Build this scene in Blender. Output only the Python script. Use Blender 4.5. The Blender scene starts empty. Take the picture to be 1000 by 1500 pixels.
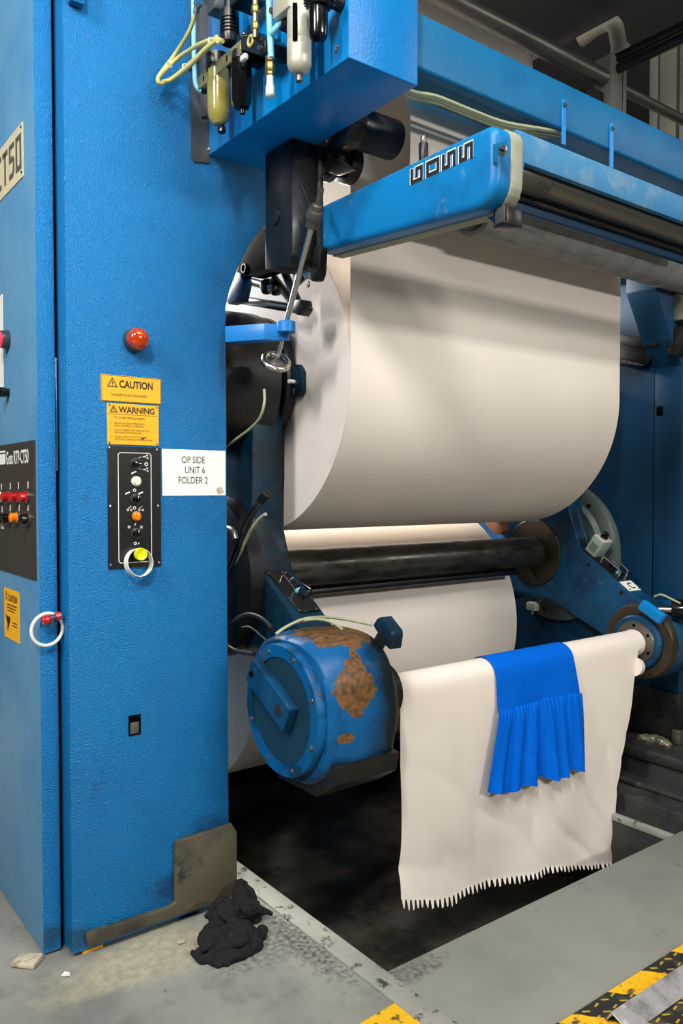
import bpy, bmesh, math, random
from mathutils import Vector, Matrix, noise
random.seed(7)
C = bpy.context.scene.collection
PI = math.pi
V = Vector

# ------------------------------------------------------------------ camera
F, HOR, VPA = 1175.0, 715.0, 2050.0
TH = math.atan((750 - HOR) / F)
PHI = math.atan((VPA - 500) / F * math.cos(TH))
CAM = V((0, 0, 1.5))
_h = V((math.cos(PHI), math.sin(PHI), 0))
RT = V((math.sin(PHI), -math.cos(PHI), 0))
FW = _h * math.cos(TH) + V((0, 0, -math.sin(TH)))
UP = RT.cross(FW)
def ray(u, v): return FW + RT * ((u - 500) / F) + UP * ((750 - v) / F)
def P(u, v, x=None, y=None, z=None):
    """world point where the sight line of a measured point meets a known plane of the machine"""
    d = ray(u, v)
    if x is not None: t = (x - CAM.x) / d.x
    elif y is not None: t = (y - CAM.y) / d.y
    else: t = (z - CAM.z) / d.z
    return CAM + d * t
def PP(u, v, pt, n):
    d = ray(u, v); pt = V(pt); n = V(n)
    return CAM + d * ((pt - CAM).dot(n) / d.dot(n))
def S(p): return (V(p) - CAM).dot(FW) / F          # metres per measured unit at p

cam = bpy.data.cameras.new('camera'); co = bpy.data.objects.new('camera', cam); C.objects.link(co)
co.location = CAM
co.matrix_world = Matrix.Translation(CAM) @ Matrix((RT, UP, -FW)).transposed().to_4x4()
cam.sensor_fit = 'VERTICAL'; cam.sensor_height = 36.0; cam.lens = F / 1500 * 36.0
cam.clip_start = 0.05; cam.clip_end = 60
bpy.context.scene.camera = co

# ------------------------------------------------------------------ materials
def lin(c):
    f = lambda a: a / 12.92 if a <= .04045 else ((a + .055) / 1.055) ** 2.4
    return tuple(f(a / 255) for a in c) + (1,)
def mat(name, col, rough=.5, metal=0, bump=None, dirt=(), spots=(), spec=.5, coat=0, emit=None, rough_noise=0, trans=0, sheen=0):
    """dirt: (colour, scale, lo, hi, amount[, stretch]) noise stains; spots: (centre, radii, colour, noise scale, noise amount) shaped wear"""
    m = bpy.data.materials.new(name); m.use_nodes = True
    nt = m.node_tree; N = nt.nodes; L = nt.links; b = N['Principled BSDF']
    b.inputs['Roughness'].default_value = rough; b.inputs['Metallic'].default_value = metal
    b.inputs['Specular IOR Level'].default_value = spec
    b.inputs['Coat Weight'].default_value = coat
    b.inputs['Transmission Weight'].default_value = trans
    if sheen: b.inputs['Sheen Weight'].default_value = sheen
    tc = N.new('ShaderNodeTexCoord'); oc = tc.outputs['Object']
    rgb = N.new('ShaderNodeRGB'); rgb.outputs[0].default_value = lin(col); cur = rgb.outputs[0]
    def mixin(fac, colr, cur):
        mx = N.new('ShaderNodeMix'); mx.data_type = 'RGBA'
        L.new(fac, mx.inputs[0]); L.new(cur, mx.inputs[6]); mx.inputs[7].default_value = lin(colr)
        return mx.outputs[2]
    for d in dirt:
        c, sc, lo, hi, amt = d[:5]
        mp = N.new('ShaderNodeMapping'); L.new(oc, mp.inputs[0])
        mp.inputs['Scale'].default_value = d[5] if len(d) > 5 else (1, 1, 1)
        mp.inputs['Location'].default_value = (sc * .37 % 3, sc * .71 % 5, sc * .13 % 7)
        n = N.new('ShaderNodeTexNoise'); n.inputs['Scale'].default_value = sc; n.inputs['Detail'].default_value = 8; n.inputs['Roughness'].default_value = .62
        L.new(mp.outputs[0], n.inputs['Vector'])
        r = N.new('ShaderNodeMapRange'); r.inputs[1].default_value = lo; r.inputs[2].default_value = hi; r.inputs[4].default_value = amt
        L.new(n.outputs['Fac'], r.inputs[0]); cur = mixin(r.outputs[0], c, cur)
    for sp_ in spots:
        c0, rad, c, sc, na = sp_[:5]; soft = sp_[5] if len(sp_) > 5 else .03
        mp = N.new('ShaderNodeMapping'); L.new(oc, mp.inputs[0]); mp.vector_type = 'TEXTURE'
        mp.inputs['Location'].default_value = c0; mp.inputs['Scale'].default_value = rad
        ln = N.new('ShaderNodeVectorMath'); ln.operation = 'LENGTH'; L.new(mp.outputs[0], ln.inputs[0])
        n = N.new('ShaderNodeTexNoise'); n.inputs['Scale'].default_value = sc; n.inputs['Detail'].default_value = 7; n.inputs['Roughness'].default_value = .6
        L.new(oc, n.inputs['Vector'])
        ma = N.new('ShaderNodeMath'); ma.operation = 'MULTIPLY_ADD'; L.new(n.outputs['Fac'], ma.inputs[0]); ma.inputs[1].default_value = na
        L.new(ln.outputs['Value'], ma.inputs[2])
        r = N.new('ShaderNodeMapRange'); r.inputs[1].default_value = 1 + na * .5; r.inputs[2].default_value = 1 - soft + na * .5
        L.new(ma.outputs[0], r.inputs[0])
        if isinstance(c, tuple) and isinstance(c[0], tuple):
            n2 = N.new('ShaderNodeTexNoise'); n2.inputs['Scale'].default_value = sc * 2.2; n2.inputs['Detail'].default_value = 6; L.new(oc, n2.inputs['Vector'])
            cr = N.new('ShaderNodeValToRGB'); L.new(n2.outputs['Fac'], cr.inputs[0])
            cr.color_ramp.elements[0].color = lin(c[0]); cr.color_ramp.elements[0].position = .36
            cr.color_ramp.elements[1].color = lin(c[1]); cr.color_ramp.elements[1].position = .64
            mx = N.new('ShaderNodeMix'); mx.data_type = 'RGBA'; L.new(r.outputs[0], mx.inputs[0]); L.new(cur, mx.inputs[6]); L.new(cr.outputs[0], mx.inputs[7]); cur = mx.outputs[2]
        else: cur = mixin(r.outputs[0], c, cur)
    L.new(cur, b.inputs['Base Color'])
    if rough_noise:
        n = N.new('ShaderNodeTexNoise'); n.inputs['Scale'].default_value = 9; n.inputs['Detail'].default_value = 6; L.new(oc, n.inputs['Vector'])
        r = N.new('ShaderNodeMapRange'); r.inputs[1].default_value = .3; r.inputs[2].default_value = .7
        r.inputs[3].default_value = max(.05, rough - rough_noise); r.inputs[4].default_value = min(1, rough + rough_noise)
        L.new(n.outputs['Fac'], r.inputs[0]); L.new(r.outputs[0], b.inputs['Roughness'])
    if bump:
        sc, st, dist = bump[:3]
        mp = N.new('ShaderNodeMapping'); L.new(oc, mp.inputs[0]); mp.inputs['Scale'].default_value = bump[3] if len(bump) > 3 else (1, 1, 1)
        n = N.new('ShaderNodeTexNoise'); n.inputs['Scale'].default_value = sc; n.inputs['Detail'].default_value = 2; L.new(mp.outputs[0], n.inputs['Vector'])
        bp = N.new('ShaderNodeBump'); bp.inputs['Strength'].default_value = st; bp.inputs['Distance'].default_value = dist
        L.new(n.outputs['Fac'], bp.inputs['Height']); L.new(bp.outputs[0], b.inputs['Normal'])
    if emit:
        b.inputs['Emission Color'].default_value = lin(emit[0]); b.inputs['Emission Strength'].default_value = emit[1]
    return m

BLUE = (0, 116, 182)
M = {}
M['paint'] = mat('hammered_blue_paint', BLUE, .33, bump=(225, 1.0, .007), spec=.42,
    dirt=[((0, 90, 150), 2.2, .45, .75, .5), ((10, 40, 70), 7, .66, .74, .45), ((60, 140, 210), 40, .70, .74, .4, (.4, .4, 3))],
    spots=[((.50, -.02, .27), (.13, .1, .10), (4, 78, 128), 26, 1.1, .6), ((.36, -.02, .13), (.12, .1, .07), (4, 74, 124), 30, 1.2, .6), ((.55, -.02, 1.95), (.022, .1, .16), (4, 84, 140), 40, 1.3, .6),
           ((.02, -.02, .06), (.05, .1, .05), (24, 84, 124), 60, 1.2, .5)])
M['glarepaint'] = mat('glare_greyed_blue_paint', (88, 138, 174), .45, spec=.28, bump=(170, .3, .003), dirt=[((40, 112, 170), 3, .45, .7, .5), ((20, 40, 60), 9, .67, .75, .5)])  # same blue paint, paled and greyed to put glare into the colour
M['blue'] = mat('smooth_blue_paint', (10, 116, 178), .4, spec=.28, bump=(120, .2, .002), dirt=[((150, 160, 150), 14, .62, .78, .5), ((6, 60, 110), 4, .5, .7, .5)])
M['boxblue'] = mat('enclosure_blue_paint', (2, 126, 198), .32, spec=.28, bump=(120, .3, .003), dirt=[((4, 80, 150), 3, .45, .7, .5)])
M['beam'] = mat('beam_blue_paint', (10, 98, 144), .42, spec=.28, bump=(120, .3, .003), dirt=[((5, 62, 112), 3, .45, .7, .6), ((12, 22, 32), 8, .66, .74, .8), ((90, 130, 150), 25, .68, .74, .5)])
M['dusty'] = mat('dusty_blue_paint', (44, 116, 160), .55, bump=(120, .3, .003), dirt=[((120, 142, 150), 12, .5, .7, .6), ((14, 92, 150), 3, .45, .7, .6)])
M['light_blue'] = mat('bracket_light_blue_paint', (28, 122, 198), .35)
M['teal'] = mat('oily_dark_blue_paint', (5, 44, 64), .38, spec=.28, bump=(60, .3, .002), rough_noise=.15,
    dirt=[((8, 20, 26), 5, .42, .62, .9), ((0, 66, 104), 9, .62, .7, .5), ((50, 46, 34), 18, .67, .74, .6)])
M['armblue'] = mat('worn_blue_arm_paint', (12, 68, 104), .42, spec=.28, bump=(60, .25, .002), dirt=[((12, 34, 58), 5, .46, .64, .75), ((70, 110, 140), 14, .62, .72, .5), ((60, 55, 45), 30, .70, .74, .6)])
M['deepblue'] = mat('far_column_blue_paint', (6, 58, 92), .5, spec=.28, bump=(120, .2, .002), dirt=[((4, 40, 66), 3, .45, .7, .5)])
rust = ((70, 56, 34), (118, 80, 48))
def mo(px, rad, col, sc, na, y):
    p = P(px[0], px[1], y=y); return ((p.x - 1.445, p.y - 2.245, p.z - .49), rad, col, sc, na)
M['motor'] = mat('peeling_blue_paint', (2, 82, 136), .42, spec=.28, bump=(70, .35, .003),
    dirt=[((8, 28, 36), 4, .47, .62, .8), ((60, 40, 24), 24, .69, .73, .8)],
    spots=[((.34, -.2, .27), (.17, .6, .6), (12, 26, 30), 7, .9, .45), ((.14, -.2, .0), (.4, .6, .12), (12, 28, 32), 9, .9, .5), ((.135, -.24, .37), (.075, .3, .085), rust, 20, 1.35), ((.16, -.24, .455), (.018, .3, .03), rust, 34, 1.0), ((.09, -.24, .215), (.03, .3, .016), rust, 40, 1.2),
           ((.18, -.04, .51), (.12, .17, .05), rust, 20, 1.2)])
M['motor_ring'] = mat('chipped_blue_ring_paint', (2, 84, 138), .42, spec=.28, bump=(70, .3, .002), dirt=[((8, 36, 52), 6, .5, .62, .8), ((84, 46, 30), 16, .63, .66, .9)])
def perf():
    m = mat('perforated_sheet', (26, 92, 122), .45, .3)
    nt = m.node_tree; N = nt.nodes; L = nt.links; b = N['Principled BSDF']
    tc = N.new('ShaderNodeTexCoord'); vo = N.new('ShaderNodeTexVoronoi'); vo.inputs['Scale'].default_value = 115; vo.inputs['Randomness'].default_value = 0
    mp = N.new('ShaderNodeMapping'); mp.inputs['Rotation'].default_value = (PI / 4, 0, 0); mp.inputs['Scale'].default_value = (0, 1, 1)
    L.new(tc.outputs['Object'], mp.inputs[0]); L.new(mp.outputs[0], vo.inputs['Vector'])
    r = N.new('ShaderNodeMapRange'); r.inputs[1].default_value = .40; r.inputs[2].default_value = .48; L.new(vo.outputs['Distance'], r.inputs[0])
    mx = N.new('ShaderNodeMix'); mx.data_type = 'RGBA'; L.new(r.outputs[0], mx.inputs[0])
    mx.inputs[6].default_value = lin((4, 10, 14)); mx.inputs[7].default_value = lin((26, 92, 122)); L.new(mx.outputs[2], b.inputs['Base Color'])
    bp = N.new('ShaderNodeBump'); bp.inputs['Strength'].default_value = .6; bp.inputs['Distance'].default_value = .004; L.new(r.outputs[0], bp.inputs['Height']); L.new(bp.outputs[0], b.inputs['Normal'])
    return m
M['perf'] = perf()
M['paper'] = mat('newsprint_paper', (226, 217, 207), .75, spec=.2, dirt=[((216, 206, 196), 1.6, .4, .7, .6)])
M['rollend'] = mat('paper_roll_end', (218, 209, 202), .8, spec=.2, bump=(40, .15, .002), dirt=[((204, 195, 188), 3, .4, .7, .7), ((190, 182, 176), 90, .6, .75, .35)])
M['cloth'] = mat('blue_woven_fabric', (2, 96, 206), .85, spec=.05, bump=(420, .5, .0015, (1, 1, .25)), dirt=[((0, 72, 170), 160, .5, .75, .5, (1, 1, .15))])
M['rag'] = mat('black_cotton', (34, 34, 36), .95, spec=.1, bump=(500, .5, .001), dirt=[((58, 58, 60), 18, .56, .75, .6), ((120, 118, 100), 30, .74, .78, .4)])
M['black'] = mat('black_plastic', (14, 15, 17), .35, dirt=[((40, 42, 44), 20, .6, .8, .4)])
M['gloss_black'] = mat('glossy_black_plastic', (10, 11, 13), .18)
M['hole'] = mat('dark_recess', (5, 5, 6), .9, spec=.05)
M['grime'] = mat('black_grease_steel', (22, 24, 25), .42, .3, bump=(50, .3, .002), rough_noise=.15, dirt=[((40, 36, 28), 7, .5, .7, .7), ((64, 62, 54), 22, .65, .75, .5)])
M['steel'] = mat('worn_steel', (118, 114, 106), .4, .8, rough_noise=.15, dirt=[((60, 56, 46), 8, .5, .7, .6)])
M['bright'] = mat('bright_steel', (196, 194, 186), .25, 1, rough_noise=.08)
M['chrome'] = mat('chrome', (215, 215, 215), .1, 1)
M['bar'] = mat('oily_black_shaft', (92, 90, 84), .3, .8, rough_noise=.15, bump=(30, .1, .002), dirt=[((34, 33, 32), 9, .5, .66, .85, (.5, 2, 2)), ((96, 90, 70), 26, .66, .74, .4)])
M['flange'] = mat('brown_stained_steel', (78, 70, 58), .42, .6, dirt=[((40, 36, 30), 7, .45, .65, .7), ((120, 112, 98), 20, .6, .75, .5)])
M['roller'] = mat('grey_fluted_roller', (132, 132, 130), .6, bump=(300, .35, .002), dirt=[((66, 66, 64), 12, .5, .7, .6, (.3, 3, 3))])
M['chromeroll'] = mat('polished_roller', (150, 147, 140), .34, 1, dirt=[((90, 84, 74), 6, .6, .8, .5, (.2, 2, 2))])
M['gasket'] = mat('dusty_grey_gasket', (146, 148, 128), .8, bump=(60, .3, .002), dirt=[((110, 112, 96), 14, .5, .7, .6)])
M['brass'] = mat('brass', (176, 146, 84), .3, .9)
M['floor_yellow'] = mat('worn_floor_yellow', (222, 172, 14), .55, dirt=[((60, 56, 40), 26, .56, .6, .9), ((190, 140, 10), 9, .5, .7, .6)])
M['white'] = mat('white_plastic', (222, 222, 214), .45)
M['sign_white'] = mat('white_card', (232, 233, 226), .5, dirt=[((214, 216, 206), 14, .55, .7, .6)])
M['ink'] = mat('black_print', (24, 22, 20), .6)
M['wprint'] = mat('white_print', (230, 230, 226), .6)
M['yellow'] = mat('sign_yellow', (240, 172, 8), .5, dirt=[((205, 140, 10), 20, .6, .75, .5)])
M['hv_yellow'] = mat('fluorescent_yellow_cap', (216, 222, 10), .4)
M['ivory'] = mat('ivory_button', (226, 224, 204), .4)
M['red'] = mat('red_lens', (176, 14, 22), .2, coat=.5)
M['orange'] = mat('orange_lens', (236, 128, 10), .25, coat=.5)
M['amber'] = mat('amber_lens', (196, 60, 10), .12, coat=.6, trans=.25, dirt=[((240, 140, 60), 40, .56, .68, .8), ((110, 20, 4), 60, .6, .7, .6)])
M['redlit'] = mat('lit_red_lamp', (255, 40, 60), .3, emit=((255, 30, 50), 3.0))
M['greyplastic'] = mat('dark_grey_plastic', (58, 62, 66), .4)
M['panelbrown'] = mat('dark_bronze_panel', (56, 50, 44), .4)
M['plate_cream'] = mat('cream_nameplate', (206, 198, 168), .45, dirt=[((180, 172, 140), 20, .5, .7, .5)])
M['plate_ink'] = mat('nameplate_grey_print', (88, 82, 76), .5)
M['olive'] = mat('olive_bowl', (146, 138, 66), .22, coat=.4, dirt=[((120, 110, 50), 14, .5, .7, .5)])
M['olivemetal'] = mat('olive_zinc_plate', (150, 142, 92), .4, .4)
M['silver'] = mat('silver_painted_bowl', (186, 184, 166), .42, .25, dirt=[((150, 148, 130), 14, .55, .7, .6)])
M['hose_yellow'] = mat('yellowed_air_hose', (206, 198, 120), .35, trans=.1)
M['hose_blue'] = mat('pale_blue_pipe', (132, 206, 232), .4)
M['hose_pale'] = mat('pale_dusty_hose', (150, 156, 126), .5)
M['rubber'] = mat('black_cable_sheath', (24, 25, 26), .5)
M['greydisc'] = mat('grey_green_disc_paint', (104, 118, 112), .45, dirt=[((80, 92, 88), 4, .45, .7, .6)])
M['switchgrey'] = mat('pale_green_grey_box', (150, 168, 154), .5, dirt=[((110, 124, 112), 20, .5, .7, .6)])
M['rustbrown'] = mat('brown_kraft_wrap', (112, 64, 44), .7, dirt=[((76, 42, 28), 12, .45, .7, .7)])
M['kick'] = mat('grimy_kick_plate', (78, 74, 58), .42, bump=(40, .3, .002), dirt=[((40, 40, 34), 5, .45, .62, .85), ((110, 104, 80), 12, .62, .72, .5), ((14, 15, 15), 9, .6, .68, .8)])
M['silverhousing'] = mat('mottled_silver_casting', (180, 178, 154), .3, .8, bump=(40, .35, .003), dirt=[((70, 58, 40), 16, .55, .68, .8), ((60, 60, 56), 40, .62, .7, .7)])
M['concrete'] = mat('worn_concrete', (142, 143, 134), .75, bump=(40, .25, .003),
    dirt=[((108, 110, 104), 1.6, .40, .64, .8), ((92, 93, 88), 6, .50, .70, .7), ((150, 146, 126), 3.3, .56, .7, .6), ((40, 42, 42), 14, .66, .71, .8), ((30, 30, 30), 70, .72, .745, .9), ((186, 184, 172), 30, .68, .73, .5)],
    spots=[((1.06, 2.38, 0), (.40, .16, .2), ((146, 142, 122), (168, 162, 140)), 14, 1.1, .5), ((1.33, 2.2, 0), (.2, .11, .2), ((90, 92, 90), (146, 146, 138)), 24, 1.5, .6), ((1.47, 2.15, 0), (.08, .34, .2), ((70, 70, 66), (136, 136, 128)), 30, 1.5, .6)])
M['plate'] = mat('grey_floor_paint', (130, 132, 122), .6, bump=(30, .12, .002), dirt=[((116, 118, 110), 2.4, .42, .65, .8), ((92, 92, 86), 9, .60, .72, .6), ((26, 26, 26), 55, .735, .75, .95), ((160, 160, 150), 40, .70, .73, .4)],
    spots=[((1.66, 1.82, 0), (.16, .06, .2), ((84, 84, 78), (128, 128, 120)), 26, 1.5, .5)])
M['curb'] = mat('chipped_grey_edge_paint', (140, 141, 132), .6, bump=(40, .3, .003), dirt=[((28, 28, 28), 18, .57, .63, .9), ((110, 110, 102), 5, .5, .7, .6)])
M['pit'] = mat('oily_black_pit', (66, 62, 54), .5, bump=(14, .5, .008), rough_noise=.2, dirt=[((20, 20, 19), 4, .42, .6, .9), ((104, 98, 84), 12, .64, .76, .6)])
M['rail'] = mat('dark_greasy_rail', (44, 46, 44), .5, bump=(30, .4, .004), rough_noise=.15, dirt=[((18, 22, 24), 3, .45, .62, .8), ((84, 80, 66), 20, .6, .7, .6)])
M['wall'] = mat('dim_grey_wall', (96, 96, 92), .85, dirt=[((70, 70, 68), 1, .4, .7, .6)])
M['panel'] = mat('grey_wall_panel', (100, 96, 84), .8, dirt=[((100, 98, 88), 2, .4, .7, .6)])
M['ceil'] = mat('dark_ceiling', (58, 58, 58), .9)
M['pipe'] = mat('galvanised_pipe', (110, 108, 102), .35, .8, dirt=[((60, 58, 52), 8, .5, .7, .6, (.3, 2, 2))])
M['post'] = mat('grey_stanchion', (100, 100, 94), .6, dirt=[((70, 70, 64), 14, .6, .66, .8)])
def hazard():
    m = mat('worn_hazard_paint', (240, 180, 10), .5)
    nt = m.node_tree; N = nt.nodes; L = nt.links; b = N['Principled BSDF']
    tc = N.new('ShaderNodeTexCoord'); sx = N.new('ShaderNodeSeparateXYZ'); L.new(tc.outputs['Object'], sx.inputs[0])
    a = N.new('ShaderNodeMath'); a.operation = 'MULTIPLY_ADD'; L.new(sx.outputs['Y'], a.inputs[0]); a.inputs[1].default_value = .95; L.new(sx.outputs['X'], a.inputs[2])
    n = N.new('ShaderNodeTexNoise'); n.inputs['Scale'].default_value = 30; n.inputs['Detail'].default_value = 5; L.new(tc.outputs['Object'], n.inputs['Vector'])
    w = N.new('ShaderNodeMath'); w.operation = 'MULTIPLY_ADD'; L.new(n.outputs['Fac'], w.inputs[0]); w.inputs[1].default_value = .03; L.new(a.outputs[0], w.inputs[2])
    s = N.new('ShaderNodeMath'); s.operation = 'MULTIPLY_ADD'; L.new(w.outputs[0], s.inputs[0]); s.inputs[1].default_value = 2 * PI / .34; s.inputs[2].default_value = HAZ_PHASE
    sn = N.new('ShaderNodeMath'); sn.operation = 'SINE'; L.new(s.outputs[0], sn.inputs[0])
    r = N.new('ShaderNodeMapRange'); r.inputs[1].default_value = -.04; r.inputs[2].default_value = .04; L.new(sn.outputs[0], r.inputs[0])
    mx = N.new('ShaderNodeMix'); mx.data_type = 'RGBA'; L.new(r.outputs[0], mx.inputs[0]); mx.inputs[6].default_value = lin((40, 40, 36)); mx.inputs[7].default_value = lin((240, 180, 8))
    n2 = N.new('ShaderNodeTexNoise'); n2.inputs['Scale'].default_value = 16; n2.inputs['Detail'].default_value = 9; n2.inputs['Roughness'].default_value = .7; L.new(tc.outputs['Object'], n2.inputs['Vector'])
    r2 = N.new('ShaderNodeMapRange'); r2.inputs[1].default_value = .52; r2.inputs[2].default_value = .58; L.new(n2.outputs['Fac'], r2.inputs[0])
    mx2 = N.new('ShaderNodeMix'); mx2.data_type = 'RGBA'; L.new(r2.outputs[0], mx2.inputs[0]); L.new(mx.outputs[2], mx2.inputs[6]); mx2.inputs[7].default_value = lin((70, 66, 50))
    gz_ = N.new('ShaderNodeMath'); gz_.operation = 'GREATER_THAN'; L.new(sx.outputs['Z'], gz_.inputs[0]); gz_.inputs[1].default_value = .0092
    ga = N.new('ShaderNodeMath'); ga.operation = 'MULTIPLY'; L.new(gz_.outputs[0], ga.inputs[0]); ga.inputs[1].default_value = .7
    mx3 = N.new('ShaderNodeMix'); mx3.data_type = 'RGBA'; L.new(ga.outputs[0], mx3.inputs[0]); L.new(mx2.outputs[2], mx3.inputs[6]); mx3.inputs[7].default_value = lin((206, 170, 60))
    L.new(mx3.outputs[2], b.inputs['Base Color'])
    return m
HAZ_PHASE = 0.6
M['hazard'] = hazard()
M['lug'] = mat('worn_yellow_lug', (226, 180, 40), .4, dirt=[((120, 100, 50), 60, .5, .6, .8)])
M['angle'] = mat('scratched_grey_steel', (168, 166, 166), .4, .3, bump=(50, .2, .002), dirt=[((104, 102, 104), 12, .48, .62, .7), ((214, 212, 212), 26, .6, .68, .7)])
M['lamp'] = mat('fluorescent_tube', (255, 250, 235), .5, emit=((255, 246, 228), 12))
M['crumb'] = mat('yellowish_debris', (188, 178, 156), .8, dirt=[((110, 102, 84), 40, .5, .65, .7)])

# ------------------------------------------------------------------ mesh builder
def frame(d):
    d = V(d).normalized(); a = V((0, 0, 1)) if abs(d.z) < .95 else V((1, 0, 0))
    x = a.cross(d).normalized(); return x, d.cross(x).normalized(), d
def catmull(pts, n=8):
    pts = [V(p) for p in pts]; out = []
    for i in range(len(pts) - 1):
        p0 = pts[max(i - 1, 0)]; p1 = pts[i]; p2 = pts[i + 1]; p3 = pts[min(i + 2, len(pts) - 1)]
        for k in range(n):
            t = k / n
            out.append(.5 * ((2 * p1) + (p2 - p0) * t + (2 * p0 - 5 * p1 + 4 * p2 - p3) * t * t + (3 * p1 - p0 - 3 * p2 + p3) * t ** 3))
    out.append(pts[-1]); return out
ORI = {}
class MB:
    def __init__(s): s.bm = bmesh.new()
    def rounded_plate(s, ol, x0, x1, r, n=5):    # plate in the y-z plane, edge rounded towards x0
        m = len(ol); pts = [V((0, p[0], p[1])) for p in ol]; area = sum(pts[i].y * pts[(i + 1) % m].z - pts[(i + 1) % m].y * pts[i].z for i in range(m)); sg = 1 if area > 0 else -1
        nr = []
        for i in range(m):
            d1 = (pts[i] - pts[i - 1]).normalized(); d2 = (pts[(i + 1) % m] - pts[i]).normalized()
            n1 = V((0, -d1.z, d1.y)) * sg; n2 = V((0, -d2.z, d2.y)) * sg; q = n1 + n2; nr.append(q / max(.3, q.length_squared) * 2)
        rings = []
        for k in range(n + 1):
            a = PI / 2 * k / n; ins = r * (1 - math.sin(a)); xx = x0 + r * (1 - math.cos(a))
            rings.append([s.bm.verts.new(V((xx, p.y, p.z)) + q * ins) for p, q in zip(pts, nr)])
        rings.append([s.bm.verts.new(V((x1, p.y, p.z))) for p in pts])
        fs = [s.bm.faces.new(rings[0]), s.bm.faces.new(rings[-1])]
        for a_, b_ in zip(rings, rings[1:]):
            for i in range(m): fs.append(s.bm.faces.new((a_[i], a_[(i + 1) % m], b_[(i + 1) % m], b_[i])))
        bmesh.ops.recalc_face_normals(s.bm, faces=fs)
        return s
    def _bev(s, vs, w, seg=2):
        es = {e for v in vs for e in v.link_edges}
        bmesh.ops.bevel(s.bm, geom=list(es), offset=w, segments=seg, affect='EDGES', profile=.5)
    def box(s, a, b, bev=0, seg=2):
        a, b = V(a), V(b); lo = V([min(a[i], b[i]) for i in range(3)]); hi = V([max(a[i], b[i]) for i in range(3)])
        vs = [s.bm.verts.new((lo.x if i & 1 == 0 else hi.x, lo.y if i & 2 == 0 else hi.y, lo.z if i & 4 == 0 else hi.z)) for i in range(8)]
        for f in ((0, 2, 3, 1), (4, 5, 7, 6), (0, 1, 5, 4), (2, 6, 7, 3), (0, 4, 6, 2), (1, 3, 7, 5)): s.bm.faces.new([vs[i] for i in f])
        if bev: s._bev(vs, bev, seg)
        return s
    def prism(s, pts, off, bev=0, seg=2):
        off = V(off); A = [s.bm.verts.new(V(p)) for p in pts]; B = [s.bm.verts.new(V(p) + off) for p in pts]; n = len(A)
        fs = [s.bm.faces.new(A), s.bm.faces.new(B[::-1])] + [s.bm.faces.new((A[i], B[i], B[(i + 1) % n], A[(i + 1) % n])) for i in range(n)]
        bmesh.ops.recalc_face_normals(s.bm, faces=fs)
        if bev: s._bev(A + B, bev, seg)
        return s
    def obox(s, c, ax, ay, az, bev=0):
        c, ax, ay, az = V(c), V(ax), V(ay), V(az)
        return s.prism([c - ax - ay - az, c + ax - ay - az, c + ax + ay - az, c - ax + ay - az], az * 2, bev)
    def lathe(s, prof, p0, d, n=32, closed=True):
        x, y, z = frame(d); p0 = V(p0); rings = []
        for t, r in prof:
            if r < 1e-6: rings.append([s.bm.verts.new(p0 + z * t)])
            else: rings.append([s.bm.verts.new(p0 + z * t + (x * math.cos(2 * PI * k / n) + y * math.sin(2 * PI * k / n)) * r) for k in range(n)])
        fs = []
        for a, b in zip(rings, rings[1:]):
            for k in range(n):
                k2 = (k + 1) % n
                if len(a) == 1 and len(b) == 1: continue
                if len(a) == 1: fs.append(s.bm.faces.new((a[0], b[k2], b[k])))
                elif len(b) == 1: fs.append(s.bm.faces.new((a[k], a[k2], b[0])))
                else: fs.append(s.bm.faces.new((a[k], a[k2], b[k2], b[k])))
        if closed:
            for r in (rings[0], rings[-1]):
                if len(r) > 2: fs.append(s.bm.faces.new(r))
        bmesh.ops.recalc_face_normals(s.bm, faces=fs)
        return s
    def cyl(s, p0, p1, r, r1=None, n=32, bev=0):
        p0, p1 = V(p0), V(p1); L = (p1 - p0).length; r1 = r if r1 is None else r1
        if bev: return s.lathe([(0, r - bev), (bev * .3, r - bev * .3), (bev, r), (L - bev, r1), (L - bev * .3, r1 - bev * .3), (L, r1 - bev)], p0, p1 - p0, n)
        return s.lathe([(0, r), (L, r1)], p0, p1 - p0, n)
    def tube(s, pts, r, n=10, sm=8):
        pts = catmull(pts, sm) if sm else [V(p) for p in pts]; rings = []; x = None
        for i, p in enumerate(pts):
            d = (pts[min(i + 1, len(pts) - 1)] - pts[max(i - 1, 0)]).normalized()
            if x is None: x = frame(d)[0]
            x = (x - d * x.dot(d)).normalized(); y = d.cross(x)
            rr = r(i / (len(pts) - 1)) if callable(r) else r
            rings.append([s.bm.verts.new(p + (x * math.cos(2 * PI * k / n) + y * math.sin(2 * PI * k / n)) * rr) for k in range(n)])
        fs = [s.bm.faces.new(rings[0]), s.bm.faces.new(rings[-1])]
        for a, b in zip(rings, rings[1:]):
            for k in range(n): fs.append(s.bm.faces.new((a[k], a[(k + 1) % n], b[(k + 1) % n], b[k])))
        bmesh.ops.recalc_face_normals(s.bm, faces=fs)
        return s
    def torus(s, c, d, R, r, n=40, m=10, sq=1):
        x, y, z = frame(d); c = V(c); g = []
        for i in range(n):
            a = 2 * PI * i / n; e = x * math.cos(a) + y * math.sin(a)
            g.append([s.bm.verts.new(c + e * (R + r * math.cos(2 * PI * k / m)) + z * (r * sq * math.sin(2 * PI * k / m))) for k in range(m)])
        fs = []
        for i in range(n):
            for k in range(m): fs.append(s.bm.faces.new((g[i][k], g[(i + 1) % n][k], g[(i + 1) % n][(k + 1) % m], g[i][(k + 1) % m])))
        bmesh.ops.recalc_face_normals(s.bm, faces=fs)
        return s
    def band(s, c, d, r, w, t, n=48):           # flat hoop
        return s.lathe([(-w / 2, r), (w / 2, r), (w / 2, r + t), (-w / 2, r + t), (-w / 2, r)], c, d, n, closed=False)
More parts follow.
